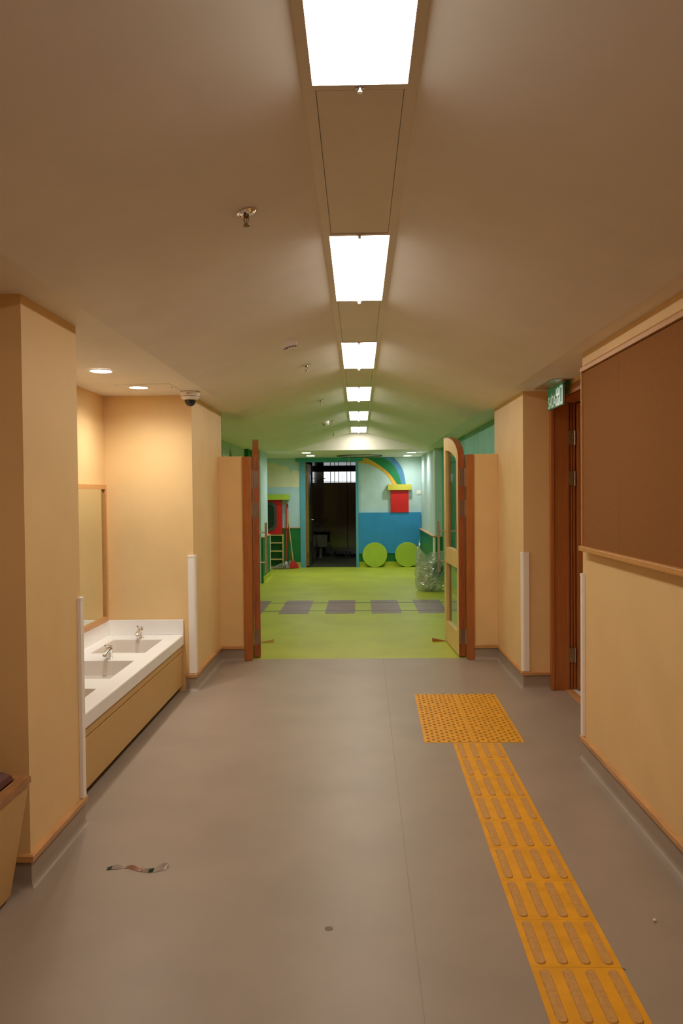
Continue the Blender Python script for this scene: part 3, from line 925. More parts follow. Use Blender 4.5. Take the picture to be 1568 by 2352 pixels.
# ------------------------------------------------------------------ sprinklers and detectors on the left slope
SL = math.atan2(ZC - ZS, XL0 - FL)
TILT = Matrix.Rotation(-SL, 3, 'Y')
def slope_z(x): return ZC - (XL0 - x) * math.tan(SL)
def make_sprinkler(x, y, lb):
    z = slope_z(x)
    t = thing('sprinkler_head', lb, 'sprinkler', (x, y, z), 'sprinkler heads on the left ceiling slope')
    b = nb(); lathe(b, [(0.036, 0.001), (0.037, -0.003), (0.031, -0.008), (0.026, -0.005), (0.018, -0.010), (0.012, -0.012), (0.0, -0.012)], (x, y, z), 28, TILT)
    obj('escutcheon', b, 'chrome', t, True)
    b = nb()
    lathe(b, [(0.011, -0.008), (0.011, -0.018), (0.007, -0.022), (0.004, -0.024), (0.0, -0.024)], (x, y, z), 14)
    for s in (-1, 1):
        tube(b, [(x + s * 0.008, y, z - 0.018), (x + s * 0.008, y, z - 0.032), (x + s * 0.002, y, z - 0.050)], 0.0022, 8)
    tube(b, [(x, y, z - 0.022), (x, y, z - 0.046)], 0.002, 8)
    obj('frame_arms', b, 'bronze', t, True)
    b = nb(); lathe(b, [(0.0, -0.049), (0.012, -0.050), (0.0125, -0.053), (0.004, -0.055), (0.0, -0.055)], (x, y, z), 16)
    obj('deflector', b, 'bronze', t, True)
    return t
for i, (x, y, lb) in enumerate(((-0.405, 2.935, 'nearest chrome sprinkler head, on the left slope by the second light'), (-0.407, 6.36, 'second sprinkler head, just beyond the near smoke detector'),
                 (-0.405, 8.74, 'third sprinkler head, left of the fourth light panel'), (-0.36, 11.32, 'fourth sprinkler head, against the far smoke detector'), (-0.412, 13.40, 'farthest sprinkler head, close to the gable'))):
    if i == 0:
        sp = make_sprinkler(x, y, lb)
    else:
        dup(sp, (x, y, slope_z(x)), lb, 'sprinkler heads on the left ceiling slope')

def make_detector(x, y, lb):
    z = slope_z(x)
    t = thing('smoke_detector', lb, 'smoke detector', (x, y, z), 'smoke detectors on the left ceiling slope')
    b = nb(); lathe(b, [(0.058, 0.002), (0.058, -0.012), (0.055, -0.016), (0.0, -0.016)], (x, y, z), 32, TILT)
    obj('base', b, 'plastic', t, True)
    b = nb(); lathe(b, [(0.052, -0.015), (0.051, -0.030), (0.047, -0.034), (0.047, -0.046), (0.040, -0.053), (0.0, -0.055)], (x, y, z), 32, TILT)
    obj('sensor_body', b, 'plastic', t, True)
    b = nb()
    for k in range(14):
        a0, a1 = 2 * PI * (k + 0.1) / 14, 2 * PI * (k + 0.86) / 14
        for za, zb in ((-0.0345, -0.0380), (-0.0388, -0.0422), (-0.0430, -0.0458)):
            vs = []
            for a, zz in ((a0, za), (a1, za), (a1, zb), (a0, zb)):
                vs.append(b.verts.new(Vector((x, y, z)) + TILT @ Vector((0.0476 * math.cos(a), 0.0476 * math.sin(a), zz))))
            b.faces.new(vs)
    obj('vent_slots', b, 'dark', t)
    return t
dt = make_detector(-0.462, 5.36, 'near white smoke detector, left of the third light panel')
dup(dt, (-0.462, 11.20, slope_z(-0.462)), 'far smoke detector in the green lit end of the ceiling', 'smoke detectors on the left ceiling slope')
x, y = -0.44, 12.50
t = thing('ceiling_disc', 'flat round plate on the left slope beyond the far smoke detector', 'speaker', (x, y, slope_z(x)))
b = nb(); lathe(b, [(0.105, 0.001), (0.105, -0.004), (0.095, -0.007), (0.0, -0.007)], (x, y, slope_z(x)), 32, TILT)
obj('plate', b, 'panelwhite', t, True)
b = nb(); lathe(b, [(0.112, 0.0005), (0.112, -0.003), (0.106, -0.004), (0.106, 0.0005)], (x, y, slope_z(x)), 32, TILT)
obj('rim', b, 'steel', t, True)

# ------------------------------------------------------------------ exit sign
t = thing('exit_sign', 'green hanging exit sign reading SAIDA and two characters, by the side door', 'sign', (1.5, 6.04, ZS))
b = nb(); box(b, 1.40, 1.60, 5.74, 6.30, ZS - 0.006, ZS - 0.001)
obj('mount_plate', b, 'steel', t)
bxo('sign_rail', 'steel', t, 1.488, 1.512, 5.80, 6.28, ZS - 0.016, ZS - 0.006)
bxo('acrylic_sheet', 'acrylic', t, 1.4965, 1.5035, 5.765, 6.278, 2.238, ZS - 0.014)
gp = bxo('green_face', 'signgreen', t, 1.4945, 1.4963, 5.808, 6.272, 2.243, ZS - 0.016)
# lettering on the -x face: u runs left to right in the picture (far to near), v up
Y_A, Y_B, V0, V1 = 6.272, 5.808, 2.243, 2.404
def uv(u, v, d): return (1.4944 - d, Y_A + (Y_B - Y_A) * u, V0 + (V1 - V0) * v)
bs, be = nb(), nb()
def stroke(u0, u1, v0, v1, edge='h'):
    prism(bs, [(u0, v0), (u1, v0), (u1, v1), (u0, v1)], lambda u, v, tt: uv(u, v, 0.0004 + 0.0008 * tt))
    e = 0.022
    if edge == 'h':
        for a in (v0, v1 - e):
            prism(be, [(u0, a), (u1, a), (u1, a + e), (u0, a + e)], lambda u, v, tt: uv(u, v, 0.0013 + 0.0004 * tt))
    else:
        ee = 0.009
        for a in (u0, u1 - ee):
            prism(be, [(a, v0), (a + ee, v0), (a + ee, v1), (a, v1)], lambda u, v, tt: uv(u, v, 0.0013 + 0.0004 * tt))
# mouth character
stroke(0.80, 0.985, 0.055, 0.155); stroke(0.80, 0.985, 0.80, 0.90)
stroke(0.80, 0.845, 0.155, 0.80, 'v'); stroke(0.94, 0.985, 0.155, 0.80, 'v')
# out character
stroke(0.57, 0.77, 0.055, 0.15); stroke(0.57, 0.60, 0.15, 0.40, 'v'); stroke(0.74, 0.77, 0.15, 0.40, 'v')
stroke(0.58, 0.76, 0.50, 0.59); stroke(0.58, 0.61, 0.59, 0.84, 'v'); stroke(0.73, 0.76, 0.59, 0.84, 'v')
stroke(0.652, 0.688, 0.15, 0.90, 'v')
obj('sign_characters', bs, 'letter', gp)
obj('character_outlines', be, 'letterlit', gp)
cu = bpy.data.curves.new('sign_word', 'FONT')
cu.body = 'SA\u00cdDA'
cu.size = 1.0
cu.extrude = 0.0
tmp = bpy.data.objects.new('sign_word_tmp', cu)
C.objects.link(tmp)
dg = bpy.context.evaluated_depsgraph_get()
me = bpy.data.meshes.new_from_object(tmp.evaluated_get(dg))
bpy.data.objects.remove(tmp)
b = nb(); b.from_mesh(me)
xs = [v.co.x for v in b.verts]; zs = [v.co.y for v in b.verts]
x0, x1 = min(xs), max(xs)
z0 = min(zs); z1 = max(zs)
for v in b.verts:
    u = 0.06 + 0.48 * (v.co.x - x0) / (x1 - x0)
    w = 0.055 + 0.70 * (v.co.y - z0) / (z1 - z0)
    v.co = Vector(uv(u, w, 0.0012))
me2 = obj('sign_word', b, 'letterlit', gp)
M['letterlit2'] = emit('lit_letter_fill', (0.80, 0.95, 0.86), 0.12)
me2.data.materials.clear(); me2.data.materials.append(M['letterlit2'])

# ------------------------------------------------------------------ tactile paving
TA = -0.0100
tx, ty = 0.5893, 5.0426
ca, sa = math.cos(TA), math.sin(TA)
def T(a, q): return (tx + a * ca + q * sa, ty - q * ca + a * sa)
TW = 0.306
path = thing('tactile_guide_path', 'amber tactile guide strip with long raised bars on the grey floor', 'tactile paving', (*T(0.15, 1.5), 0.0))
def tile_mesh(bm, fn, w, l):
    prism(bm, [(0.0006, 0.0006), (w - 0.0006, 0.0006), (w - 0.0006, l - 0.0006), (0.0006, l - 0.0006)], lambda p, q, t: (*fn(p, q), 0.0002 + 0.0018 * t))
cap_me = None
for k in range(12):
    b = nb()
    tile_mesh(b, lambda p, q, kk=k: T(p, 0.3 * kk + q), TW, 0.3)
    tl = obj('tactile_tile', b, 'yellow', path)
    for i in range(4):
        c_ = T(0.0405 + 0.0755 * i, 0.3 * k + 0.15)
        if cap_me is None:
            b = nb(); capsule(b, 0, 0, 0.0, 0.036, 0.272, 0.0045, TA)
            bmesh.ops.recalc_face_normals(b, faces=b.faces)
            cap_me = bpy.data.meshes.new('guide_bar')
            b.to_mesh(cap_me); b.free()
            cap_me.materials.append(M['worn'])
        o = bpy.data.objects.new('guide_bar', cap_me)
        C.objects.link(o)
        o.parent = tl
        off = WL[path.as_pointer()]
        o.location = (c_[0] - off.x, c_[1] - off.y, 0.002)
block = thing('tactile_warning_pad', 'amber tactile warning pad with dirty round studs at the path end', 'tactile paving', (0.74, 5.67, 0.0))
def B(p, q):   # p across, q away from the viewer
    return (0.411 + p + 0.017 * q, 5.053 + q + 0.004 * p)
BW, BL = 0.3195, 0.3065
for i in range(2):
    for j in range(4):
        b = nb(); tile_mesh(b, lambda p, q: B(BW * i + p, BL * j + q), BW, BL)
        tl = obj('tactile_tile', b, 'yellow', block)
        b = nb()
        for r_ in range(9):
            n_ = 5 if r_ % 2 == 0 else 4
            for c_ in range(n_):
                p = 0.028 + c_ * (BW - 0.056) / 4 + (0 if r_ % 2 == 0 else (BW - 0.056) / 8)
                q = 0.026 + r_ * (BL - 0.052) / 8
                x, y = B(BW * i + p, BL * j + q)
                lathe(b, [(0.0105, 0.002), (0.0085, 0.0052), (0.0, 0.0055)], (x, y, 0), 8)
        o = obj('raised_studs', b, 'dirt', tl)
        o['kind'] = 'stuff'

# ------------------------------------------------------------------ litter on the grey floor
b = nb()
n = 26
pv = []
for k in range(n + 1):
    s = k / n
    x = -1.095 + 0.255 * s
    y = 3.335 + 0.02 * math.sin(s * 6) + (0.05 * (s - 0.75) * 3 if s > 0.75 else 0)
    z = 0.004 + 0.010 * abs(math.sin(s * 11)) + (0.012 * math.sin((s - 0.8) * 15) if s > 0.8 else 0)
    w = 0.018 + 0.012 * math.sin(s * 9) ** 2 + (0.05 * (s - 0.8) * 4 if s > 0.8 else 0)
    pv.append([b.verts.new((x, y - w * 0.5, 0.0015)), b.verts.new((x + 0.004, y, max(z, 0.003))), b.verts.new((x, y + w * 0.5, 0.002 + z * 0.6))])
for k in range(n):
    s = k / n
    mi = 2 if (s < 0.06 or 0.73 < s < 0.79) else (1 if 0.30 < s < 0.60 else 0)
    for j in range(2):
        f = b.faces.new((pv[k][j], pv[k + 1][j], pv[k + 1][j + 1], pv[k][j + 1]))
        f.material_index = mi
o = obj('sweet_wrapper', b, ['litterclear', 'litterred', 'littergreen'])
o['label'] = 'twisted clear, red and green plastic wrapper lying on the left of the grey floor'
o['category'] = 'litter'
b = nb()
bmesh.ops.create_icosphere(b, subdivisions=2, radius=0.0065)
for v in b.verts:
    v.co = Vector((1.087 + v.co.x * (1 + 0.2 * math.sin(v.co.y * 900)), 2.931 + v.co.y, 0.006 + v.co.z * 0.9))
o = obj('paper_crumb', b, 'plastic')
o['label'] = 'tiny white crumb on the grey floor right of the tactile strip'
o['category'] = 'litter'

# ------------------------------------------------------------------ bin in the lower left corner
t = thing('waste_bin', 'tapered maple waste bin with wooden rim and maroon liner, lower left', 'bin', (-1.55, 2.85, 0.0))
tz, bz = 0.492, 0.02
X1t, X1b, X0t, X0b = -1.315, -1.395, -1.80, -1.72
Y1t, Y1b, Y0t, Y0b = 3.105, 3.075, 2.62, 2.66
def loop(bm, x0, x1, y0, y1, z): return [bm.verts.new(p) for p in ((x0, y0, z), (x1, y0, z), (x1, y1, z), (x0, y1, z))]
def skin(bm, a, c):
    for i in range(4):
        j = (i + 1) % 4
        bm.faces.new((a[i], a[j], c[j], c[i]))
b = nb()
o1 = loop(b, X0b, X1b, Y0b, Y1b, bz); o2 = loop(b, X0t + 0.008, X1t - 0.008, Y0t + 0.008, Y1t - 0.008, tz - 0.03)
i2 = loop(b, X0t + 0.026, X1t - 0.026, Y0t + 0.026, Y1t - 0.026, tz - 0.03); i1 = loop(b, X0b + 0.018, X1b - 0.018, Y0b + 0.018, Y1b - 0.018, bz + 0.018)
skin(b, o1, o2); skin(b, o2, i2); skin(b, i2, i1); b.faces.new(i1); b.faces.new(o1[::-1])
obj('bin_body', b, 'ply', t)
b = nb()
o1 = loop(b, X0t, X1t, Y0t, Y1t, tz - 0.03); o2 = loop(b, X0t, X1t, Y0t, Y1t, tz)
i2 = loop(b, X0t + 0.048, X1t - 0.048, Y0t + 0.048, Y1t - 0.048, tz); i1 = loop(b, X0t + 0.048, X1t - 0.048, Y0t + 0.048, Y1t - 0.048, tz - 0.03)
skin(b, o1, o2); skin(b, o2, i2); skin(b, i2, i1); skin(b, i1, o1)
bmesh.ops.bevel(b, geom=list(b.edges), offset=0.004, segments=2, affect='EDGES')
obj('bin_rim', b, 'binrim', t)
b = nb()
rx = []
for zz, e in ((tz + 0.001, 0.050), (tz + 0.022, 0.058), (tz + 0.040, 0.080), (tz + 0.052, 0.125)):
    rx.append(loop(b, X0t + e, X1t - e, Y0t + e, Y1t - e, zz))
for a, c in zip(rx, rx[1:]):
    skin(b, a, c)
b.faces.new(rx[-1])
obj('bin_liner', b, 'liner', t)
for x in (X0b + 0.03, X1b - 0.03):
    for y in (Y0b + 0.03, Y1b - 0.03):
        b = nb(); lathe(b, [(0.015, 0.0), (0.018, 0.021), (0.0, 0.021)], (x, y, 0), 10)
        obj('bin_foot', b, 'dark', t)

# ------------------------------------------------------------------ train mural on the end wall (boards)
t = thing('train_locomotive', 'blue board locomotive with red funnel, lemon cap and lime wheels on the end wall', 'wall decoration', (0.7, YE - 0.06, 0.3))
bxo('train_body', 'blue', t, 0.004, 1.36, YE - 0.055, YE - 0.004, 0.300, 1.198)
bxo('funnel', 'red', t, 0.705, 1.095, YE - 0.075, YE - 0.008, 1.199, 1.690)
bxo('funnel_cap', 'capyellow', t, 0.642, 1.152, YE - 0.125, YE - 0.008, 1.690, 1.812)
def wheel(cx):
    b = nb()
    mt = Matrix.Rotation(PI / 2, 3, 'X')
    lathe(b, [(0.0, 0.0), (0.268, 0.0), (0.272, 0.006), (0.272, 0.038), (0.268, 0.044), (0.0, 0.044)], (cx, YE - 0.066, 0.2725), 48, mt)
    return obj('wheel', b, 'lime', t, True)
wheel(0.347)
wheel(1.060)
# red cab
t = thing('train_cab', 'red board train cab with lime roof and dark rounded window, left', 'wall decoration', (-2.1, YE - 0.1, 0.74))
b = nb()
cz0, cz1, cx0, cx1 = 0.745, 1.50, -2.55, -1.678
wx0, wx1, wz0, wz1 = -2.36, -1.82, 0.845, 1.425
def rrect(x0, x1, z0, z1, r, n=6):
    o = []
    for cx_, cz_, a0 in ((x1 - r, z1 - r, 0), (x0 + r, z1 - r, PI / 2), (x0 + r, z0 + r, PI), (x1 - r, z0 + r, 3 * PI / 2)):
        for k in range(n + 1):
            an = a0 + PI / 2 * k / n
            o.append((cx_ + r * math.cos(an), cz_ + r * math.sin(an)))
    return o
box(b, cx0, cx1, YE - 0.16, YE - 0.035, cz0, cz1)
obj('cab_panel', b, 'red', t)
b = nb(); box(b, cx0 - 0.1, -1.513, YE - 0.26, YE - 0.034, 1.498, 1.618)
obj('cab_roof', b, 'lime', t)
b = nb()
up = rrect(wx0 - 0.03, wx1 + 0.03, wz0 - 0.03, wz1 + 0.03, 0.15); lo = rrect(wx0 + 0.03, wx1 - 0.03, wz0 + 0.03, wz1 - 0.03, 0.10)
band(b, up + up[:1], lo + lo[:1], lambda a, z, tt: (a, YE - 0.162 - 0.02 * tt, z))
wf = obj('window_frame', b, 'greygreen', t)
b = nb(); prism(b, rrect(wx0 + 0.02, wx1 - 0.02, wz0 + 0.02, wz1 - 0.02, 0.10), lambda a, z, tt: (a, YE - 0.1615 - 0.004 * tt, z))
obj('window_pane', b, 'darkglass', wf)
# ladder rack below the cab
t = thing('ladder_rack', 'small wooden ladder rack standing under the red train cab', 'ladder', (-1.8, YE - 0.12, 0))
ly0, ly1 = YE - 0.20, YE - 0.06
for x in (-1.990, -1.672):
    bxo('upright', 'polewood', t, x, x + 0.026, ly0, ly1, 0.0, 0.740)
for z in (0.714, 0.545, 0.365, 0.185, 0.012):
    bxo('rung', 'polewood', t, -1.963, -1.673, ly0, ly1, z, z + 0.024)
bxo('back_panel', 'dgreen', t, -1.963, -1.673, YE - 0.058, YE - 0.052, 0.002, 0.738)

# mop, second mop and broom
def pole(bm, p, q, r=0.011): tube(bm, [p, q], r, 10)
t = thing('string_mop', 'grey string mop with red pole and pale blue socket by the ladder rack', 'mop', (-1.66, 17.15, 0))
b = nb(); pole(b, (-1.585, 17.13, 0.13), (-1.575, 17.28, 1.42))
obj('pole', b, 'redhandle', t, True)
b = nb(); lathe(b, [(0.030, 0.07), (0.032, 0.10), (0.028, 0.14), (0.016, 0.16), (0.0, 0.16)], (-1.585, 17.13, 0), 16)
obj('socket', b, 'blueplastic', t, True)
b = nb()
random.seed(11)
for k in range(90):
    x0, y0 = -1.585 + random.uniform(-0.03, 0.03), 17.13 + random.uniform(-0.03, 0.03)
    ex = x0 + random.uniform(-0.34, 0.09)
    ey = 17.10 + random.uniform(-0.12, 0.07)
    hz = random.uniform(0.05, 0.115)
    pts = [(x0, y0, 0.09), (x0 + (ex - x0) * 0.4, y0 + (ey - y0) * 0.4 + random.uniform(-.01, .01), hz), (x0 + (ex - x0) * 0.75, y0 + (ey - y0) * 0.8, hz * 0.6), (ex, ey, 0.012)]
    tube(b, pts, 0.0075, 5)
obj('string_head', b, 'mopstring', t, kind='stuff')
t = thing('red_broom', 'broom with bare wood pole and red fan shaped plastic head', 'broom', (-1.42, 17.12, 0))
b = nb(); pole(b, (-1.432, 17.13, 0.16), (-1.588, 17.33, 1.45))
obj('pole', b, 'polewood', t, True)
b = nb()
prism(b, [(-0.10, 0.004), (0.115, 0.012), (0.09, 0.09), (0.03, 0.17), (-0.03, 0.17), (-0.08, 0.12)], lambda a, z, tt: (-1.418 + a, 17.09 + 0.055 * tt, z))
bmesh.ops.bevel(b, geom=list(b.edges), offset=0.008, segments=2, affect='EDGES')
obj('broom_head', b, 'redplastic', t, True)
t = thing('floor_mop', 'red poled mop with black grip and grey green head, leaning behind the broom', 'mop', (-1.53, 17.2, 0))
b = nb(); pole(b, (-1.505, 17.19, 0.16), (-1.556, 17.33, 1.31))
obj('pole', b, 'redhandle', t, True)
b = nb(); tube(b, [(-1.556, 17.331, 1.312), (-1.560, 17.340, 1.40)], [0.016, 0.013], 10)
obj('grip', b, 'dark', t, True)
b = nb()
for k in range(40):
    x0 = -1.505 + random.uniform(-0.02, 0.02)
    tube(b, [(x0, 17.19, 0.17), (x0 + random.uniform(-.04, .03), 17.18 + random.uniform(-.03, .03), 0.09), (x0 + random.uniform(-.09, .06), 17.17 + random.uniform(-.05, .05), 0.01)], 0.008, 5)
obj('fringe_head', b, 'mopstring', t, kind='stuff')

# ------------------------------------------------------------------ sockets and switches
def plate(name, lb, cat, x0, x1, y0, y1, z0, z1, axis):
    t = thing(name, lb, cat, ((x0 + x1) / 2, (y0 + y1) / 2, z0))
    bxo('face_plate', 'plastic', t, x0, x1, y0, y1, z0, z1, bev=0.002)
    if axis == 'y':
        for dx in (-0.018, 0.018):
            xm = (x0 + x1) / 2 + dx
            bxo('rocker', 'guard', t, xm - 0.012, xm + 0.012, y0 - 0.005, y0, (z0 + z1) / 2 - 0.02, (z0 + z1) / 2 + 0.02)
    else:
        bxo('rocker', 'guard', t, x0 - 0.005, x0, (y0 + y1) / 2 - 0.02, (y0 + y1) / 2 + 0.02, (z0 + z1) / 2 - 0.03, (z0 + z1) / 2 + 0.03)
plate('light_switch', 'white switch plate on the end wall right of the funnel', 'switch', 1.275, 1.373, YE - 0.012, YE - 0.0005, 1.585, 1.675, 'y')
plate('light_switch', 'slim cream switch plate on the emerald wall beside the open door', 'switch', 1.488, 1.4995, 13.15, 13.27, 1.53, 1.72, 'x')

# ------------------------------------------------------------------ curtain track and pull cord
t = thing('curtain_track', 'dark oval curtain track under the flat ceiling before the end wall', 'curtain track', (0.03, 16.4, ZS - 0.02))
b = nb()
pts = [(0.03 + 0.465 * math.cos(a), 16.40 + 0.46 * math.sin(a), ZS - 0.026) for a in [2 * PI * k / 40 for k in range(41)]]
tube(b, pts, 0.010, 6, False)
obj('track', b, 'greygreen', t, True)
for a in range(8):
    b = nb()
    x, y = 0.03 + 0.465 * math.cos(a * PI / 4 + 0.2), 16.40 + 0.46 * math.sin(a * PI / 4 + 0.2)
    tube(b, [(x, y, ZS - 0.026), (x, y, ZS - 0.006)], 0.005, 6)
    obj('hanger_stud', b, 'darkmetal', t)
t = thing('pull_cord', 'thin white pull cord with a small knob hanging before the dark doorway', 'pull cord', (-0.19, 16.3, ZS - 0.006))
b = nb(); tube(b, [(-0.19, 16.3, ZS - 0.006), (-0.19, 16.3, 2.262)], 0.0035, 6)
obj('cord', b, 'plastic', t)
b = nb(); lathe(b, [(0.0, 2.265), (0.009, 2.255), (0.012, 2.235), (0.0, 2.222)], (-0.19, 16.3, 0), 12)
obj('knob', b, 'plastic', t, True)

# ------------------------------------------------------------------ rubbish bag
random.seed(5)
from mathutils import noise
t = thing('rubbish_bag', 'clear plastic rubbish bag of crumpled waste by the open right door', 'bag', (1.17, 13.05, 0))
def bag_r(z, a):
    base = 0.235 if z < 0.55 else 0.235 - 0.02 * (z - 0.55) / 0.4
    if z < 0.08:
        base *= 0.78 + 0.22 * (z / 0.08)
    base *= 1 + 0.10 * noise.noise(Vector((math.cos(a) * 2, math.sin(a) * 2, z * 4))) + 0.055 * noise.noise(Vector((math.cos(a) * 6, math.sin(a) * 6, z * 12 + 5)))
    return base
b = nb()
NA, NZ = 46, 34
rings = []
for i in range(NZ + 1):
    s = i / NZ
    ring = []
    for k in range(NA):
        a = 2 * PI * k / NA
        # mouth is pulled up to the left (towards -x), sagging towards the right
        zt = 0.60 + 0.28 * max(0, math.cos(a - PI)) ** 3 + 0.07 * max(0, math.cos(a - 0.2)) ** 2 + 0.03 * noise.noise(Vector((math.cos(a) * 3, math.sin(a) * 3, 9)))
        z = 0.004 + (zt - 0.004) * s
        r = bag_r(z, a)
        cr_ = 1.0 - (0.30 * max(0, math.cos(a - PI)) ** 4 * max(0, s - 0.6) * 2.0)
        j_ = random.uniform(-0.009, 0.009)
        ring.append(b.verts.new((1.165 + (r * cr_ + j_) * math.cos(a), 13.05 + (r * cr_ + j_) * 0.85 * math.sin(a), z)))
    rings.append(ring)
for p, q in zip(rings, rings[1:]):
    for k in range(NA):
        b.faces.new((p[k], p[(k + 1) % NA], q[(k + 1) % NA], q[k]))
b.faces.new(rings[0][::-1])
obj('bag_film', b, 'bag', t)
b = nb()
for k in range(30):
    a = random.uniform(0, 2 * PI)
    rad = random.uniform(0.03, 0.125)
    zc = random.uniform(0.06, 0.42)
    r = random.uniform(0.055, 0.09)
    c_ = Vector((1.155 + rad * math.cos(a), 13.05 + rad * 0.8 * math.sin(a), max(zc, r + 0.01)))
    rs = bmesh.ops.create_icosphere(b, subdivisions=3, radius=1.0)
    for v in rs['verts']:
        d = v.co.normalized()
        f = 1 + 0.35 * noise.noise(d * 2.3 + Vector((k * 3.1, 0, 0))) + 0.2 * noise.noise(d * 6 + Vector((0, k * 2.3, 0)))
        v.co = c_ + d * r * f
o = obj('crumpled_waste', b, 'waste')
o['kind'] = 'stuff'; o['label'] = 'crumpled grey waste filling the clear rubbish bag'; o['category'] = 'waste'
b = nb()
rs = bmesh.ops.create_icosphere(b, subdivisions=4, radius=1.0)
for v in rs['verts']:
    d = v.co.normalized()
    f = 1 + 0.3 * noise.noise(d * 2.1)
    v.co = Vector((1.285, 12.99, 0.36)) + Vector((d.x * 0.085, d.y * 0.09, d.z * 0.12)) * f
o = obj('blue_cloth', b, 'wasteblue', None, True)
o['label'] = 'dark blue cloth lump in the right of the rubbish bag'; o['category'] = 'cloth'

# ------------------------------------------------------------------ dark washroom behind the end doorway
YW = 21.2
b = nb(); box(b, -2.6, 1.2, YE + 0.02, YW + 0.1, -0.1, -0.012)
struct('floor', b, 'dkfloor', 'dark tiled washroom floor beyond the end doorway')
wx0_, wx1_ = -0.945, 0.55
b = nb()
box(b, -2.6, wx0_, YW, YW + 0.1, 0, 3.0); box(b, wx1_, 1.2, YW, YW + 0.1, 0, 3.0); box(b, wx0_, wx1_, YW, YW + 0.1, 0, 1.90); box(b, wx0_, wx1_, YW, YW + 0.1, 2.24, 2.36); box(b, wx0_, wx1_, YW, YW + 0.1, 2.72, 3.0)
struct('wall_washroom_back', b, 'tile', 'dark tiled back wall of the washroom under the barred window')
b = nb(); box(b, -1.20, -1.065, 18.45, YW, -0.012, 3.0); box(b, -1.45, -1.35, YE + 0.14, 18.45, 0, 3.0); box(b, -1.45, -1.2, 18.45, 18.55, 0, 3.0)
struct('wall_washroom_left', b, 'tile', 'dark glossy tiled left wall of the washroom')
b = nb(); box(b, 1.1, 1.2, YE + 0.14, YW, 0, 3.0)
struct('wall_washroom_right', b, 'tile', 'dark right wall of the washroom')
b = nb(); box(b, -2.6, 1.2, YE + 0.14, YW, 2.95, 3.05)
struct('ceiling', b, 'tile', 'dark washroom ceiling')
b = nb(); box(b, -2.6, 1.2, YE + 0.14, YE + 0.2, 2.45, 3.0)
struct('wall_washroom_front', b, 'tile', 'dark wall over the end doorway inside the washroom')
# window
b = nb()
box(b, wx0_, wx1_, YW + 0.02, YW + 0.07, 1.90, 1.925); box(b, wx0_, wx1_, YW + 0.02, YW + 0.07, 2.215, 2.24); box(b, wx0_, wx1_, YW + 0.02, YW + 0.07, 2.36, 2.38)
win = struct('window_1', b, 'darkmetal', 'bright barred washroom window high in the back wall')
for x in (-0.945, -0.755, -0.645, -0.535, -0.315, -0.210, -0.07, 0.1, 0.3, 0.53):
    b = nb(); box(b, x, x + 0.017, YW + 0.015, YW + 0.045, 1.925, 2.215); box(b, x, x + 0.017, YW + 0.015, YW + 0.045, 2.38, 2.72)
    obj('window_bar', b, 'darkmetal', win)
bxo('lower_rail', 'darkmetal', win, wx0_, wx1_, YW + 0.018, YW + 0.03, 1.945, 1.955)
xs_ = [-0.928, -0.755, -0.645, -0.535, -0.315, -0.21, -0.07, 0.1, 0.3, 0.53]
for a, c in zip(xs_, xs_[1:]):
    bxo('window_pane', 'day', win, a + 0.0005, c - 0.0005, YW + 0.055, YW + 0.06, 1.925, 2.215)
    bxo('reflection_pane', 'dayreflect', win, a + 0.0005, c - 0.0005, YW + 0.055, YW + 0.06, 2.38, 2.72)  # upper row of glowing panes imitates the ceiling reflection of the window
for sx_ in (-0.84, -0.425):
    b = nb()
    for k_ in range(3):
        for s in (-1, 1):
            z = 1.97 + 0.07 * k_
            tube(b, [(sx_, YW + 0.05, z), (sx_ + s * 0.035, YW + 0.05, z + 0.035), (sx_ + s * 0.075, YW + 0.05, z + 0.09)], 0.0025, 5)
    tube(b, [(sx_, YW + 0.05, 1.93), (sx_, YW + 0.05, 2.21)], 0.0025, 5)
    obj('leaf_scroll', b, 'steel', win)
# partitions
for i, x in enumerate((-0.70, -0.28, 0.15)):
    b = nb(); box(b, x, x + 0.40, YW - 0.65, YW - 0.62, 0.12, 1.86)
    o = obj('cubicle_panel', b, 'tile')
    o['label'] = ['dark cubicle panel at the left of the washroom back', 'dark cubicle panel in the middle of the washroom back', 'dark cubicle panel at the right of the washroom back'][i]
    o['category'] = 'partition'; o['group'] = 'washroom cubicle panels'
    for dx in (0.02, 0.34):
        bxo('panel_foot', 'darkmetal', o, x + dx, x + dx + 0.04, YW - 0.65, YW - 0.62, -0.012, 0.12)
# washbasin
t = thing('wash_basin', 'white square pedestal basin in the dark washroom', 'basin', (-0.98, 20.2, 0))
b = nb(); prism(b, [(-0.15, 0.27), (0.15, 0.27), (0.165, 0.57), (-0.165, 0.57)], lambda a, z, tt: (-0.932 + a * 0.8, 20.05 + 0.30 * tt, z))
bmesh.ops.bevel(b, geom=list(b.edges), offset=0.012, segments=2, affect='EDGES')
obj('bowl', b, 'dimceramic', t)
b = nb(); lathe(b, [(0.06, -0.012), (0.045, 0.05), (0.045, 0.27), (0.0, 0.27)], (-0.98, 20.2, 0), 14)
obj('pedestal', b, 'dimceramic', t, True)
t = thing('grab_rail', 'thin sloping chrome grab rail above the washroom basin', 'rail', (-1.0, 20.5, 0.7))
b = nb(); tube(b, [(-1.05, 20.3, 0.74), (-0.90, 20.3, 0.93)], 0.012, 8)
obj('rail_tube', b, 'chrome', t, True)
b = nb(); tube(b, [(-0.90, 20.3, 0.93), (-1.066, 20.3, 0.93)], 0.007, 8)
obj('rail_bracket', b, 'darkmetal', t)
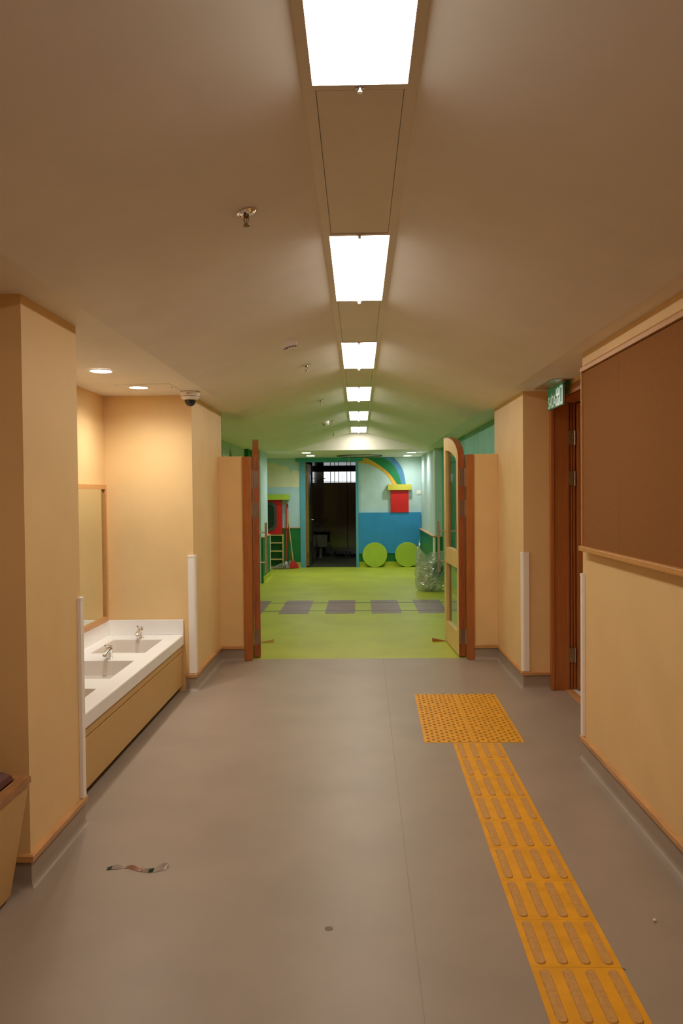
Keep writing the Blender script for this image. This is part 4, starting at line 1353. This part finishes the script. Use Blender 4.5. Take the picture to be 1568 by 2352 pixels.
# end door leaf, opened into the washroom
DA = math.radians(89.3)
t = thing('door_4', 'yellow green door leaf swung open inside the dark end doorway', 'door', (DX0 + 0.005, YE + 0.145, 0))
del t['category']; t['kind'] = 'structure'
def Q(s, n, z): return (DX0 + 0.012 + math.cos(DA) * s + math.sin(DA) * n, YE + 0.15 + math.sin(DA) * s - math.cos(DA) * n, z)
b = nb(); band(b, [(0.0, 2.29), (0.95, 2.29)], [(0.0, 0.012), (0.95, 0.012)], lambda s, z, tt: Q(s, 0.045 * tt, z))
obj('door_panel', b, 'olive', t)
b = nb(); band(b, [(0.40, 2.05), (0.62, 2.05)], [(0.40, 1.35), (0.62, 1.35)], lambda s, z, tt: Q(s, 0.046 + 0.004 * tt, z))
obj('vision_panel', b, 'dark', t)
b = nb(); band(b, [(0.30, 0.55), (0.60, 0.55)], [(0.30, 0.30), (0.60, 0.30)], lambda s, z, tt: Q(s, 0.046 + 0.006 * tt, z))
obj('vent_grille', b, 'darkmetal', t)
b = nb(); tube(b, [Q(0.87, 0.045, 1.02), Q(0.87, 0.10, 1.02), Q(0.75, 0.10, 1.02)], 0.009, 8)
obj('lever_handle', b, 'chrome', t, True)
for z0, z1 in ((2.0, 2.12), (1.55, 1.67), (0.2, 0.32)):
    b = nb(); band(b, [(-0.006, z1), (-0.001, z1)], [(-0.006, z0), (-0.001, z0)], lambda s, z, tt: Q(s, 0.045 * tt, z))
    obj('hinge', b, 'bronze', t)
b = nb(); box(b, DX0, DX0 + 0.012, YE - 0.03, YE + 0.14, 0, DZ)
struct('trim_22', b, 'jamb', 'brown wooden lining of the dark end doorway')
# shower head silhouette against the window
t = thing('shower_head', 'small dark shower head silhouetted against the washroom window', 'shower', (-0.9, 20.4, 2.0))
b = nb(); tube(b, [(-1.066, 20.4, 1.93), (-1.0, 20.4, 1.97), (-0.95, 20.4, 2.03), (-0.90, 20.4, 2.03)], 0.008, 8)
obj('arm', b, 'darkmetal', t, True)
b = nb(); lathe(b, [(0.0, 0.012), (0.025, 0.006), (0.042, -0.008), (0.0, -0.010)], (-0.88, 20.4, 2.02), 14)
obj('rose', b, 'darkmetal', t, True)
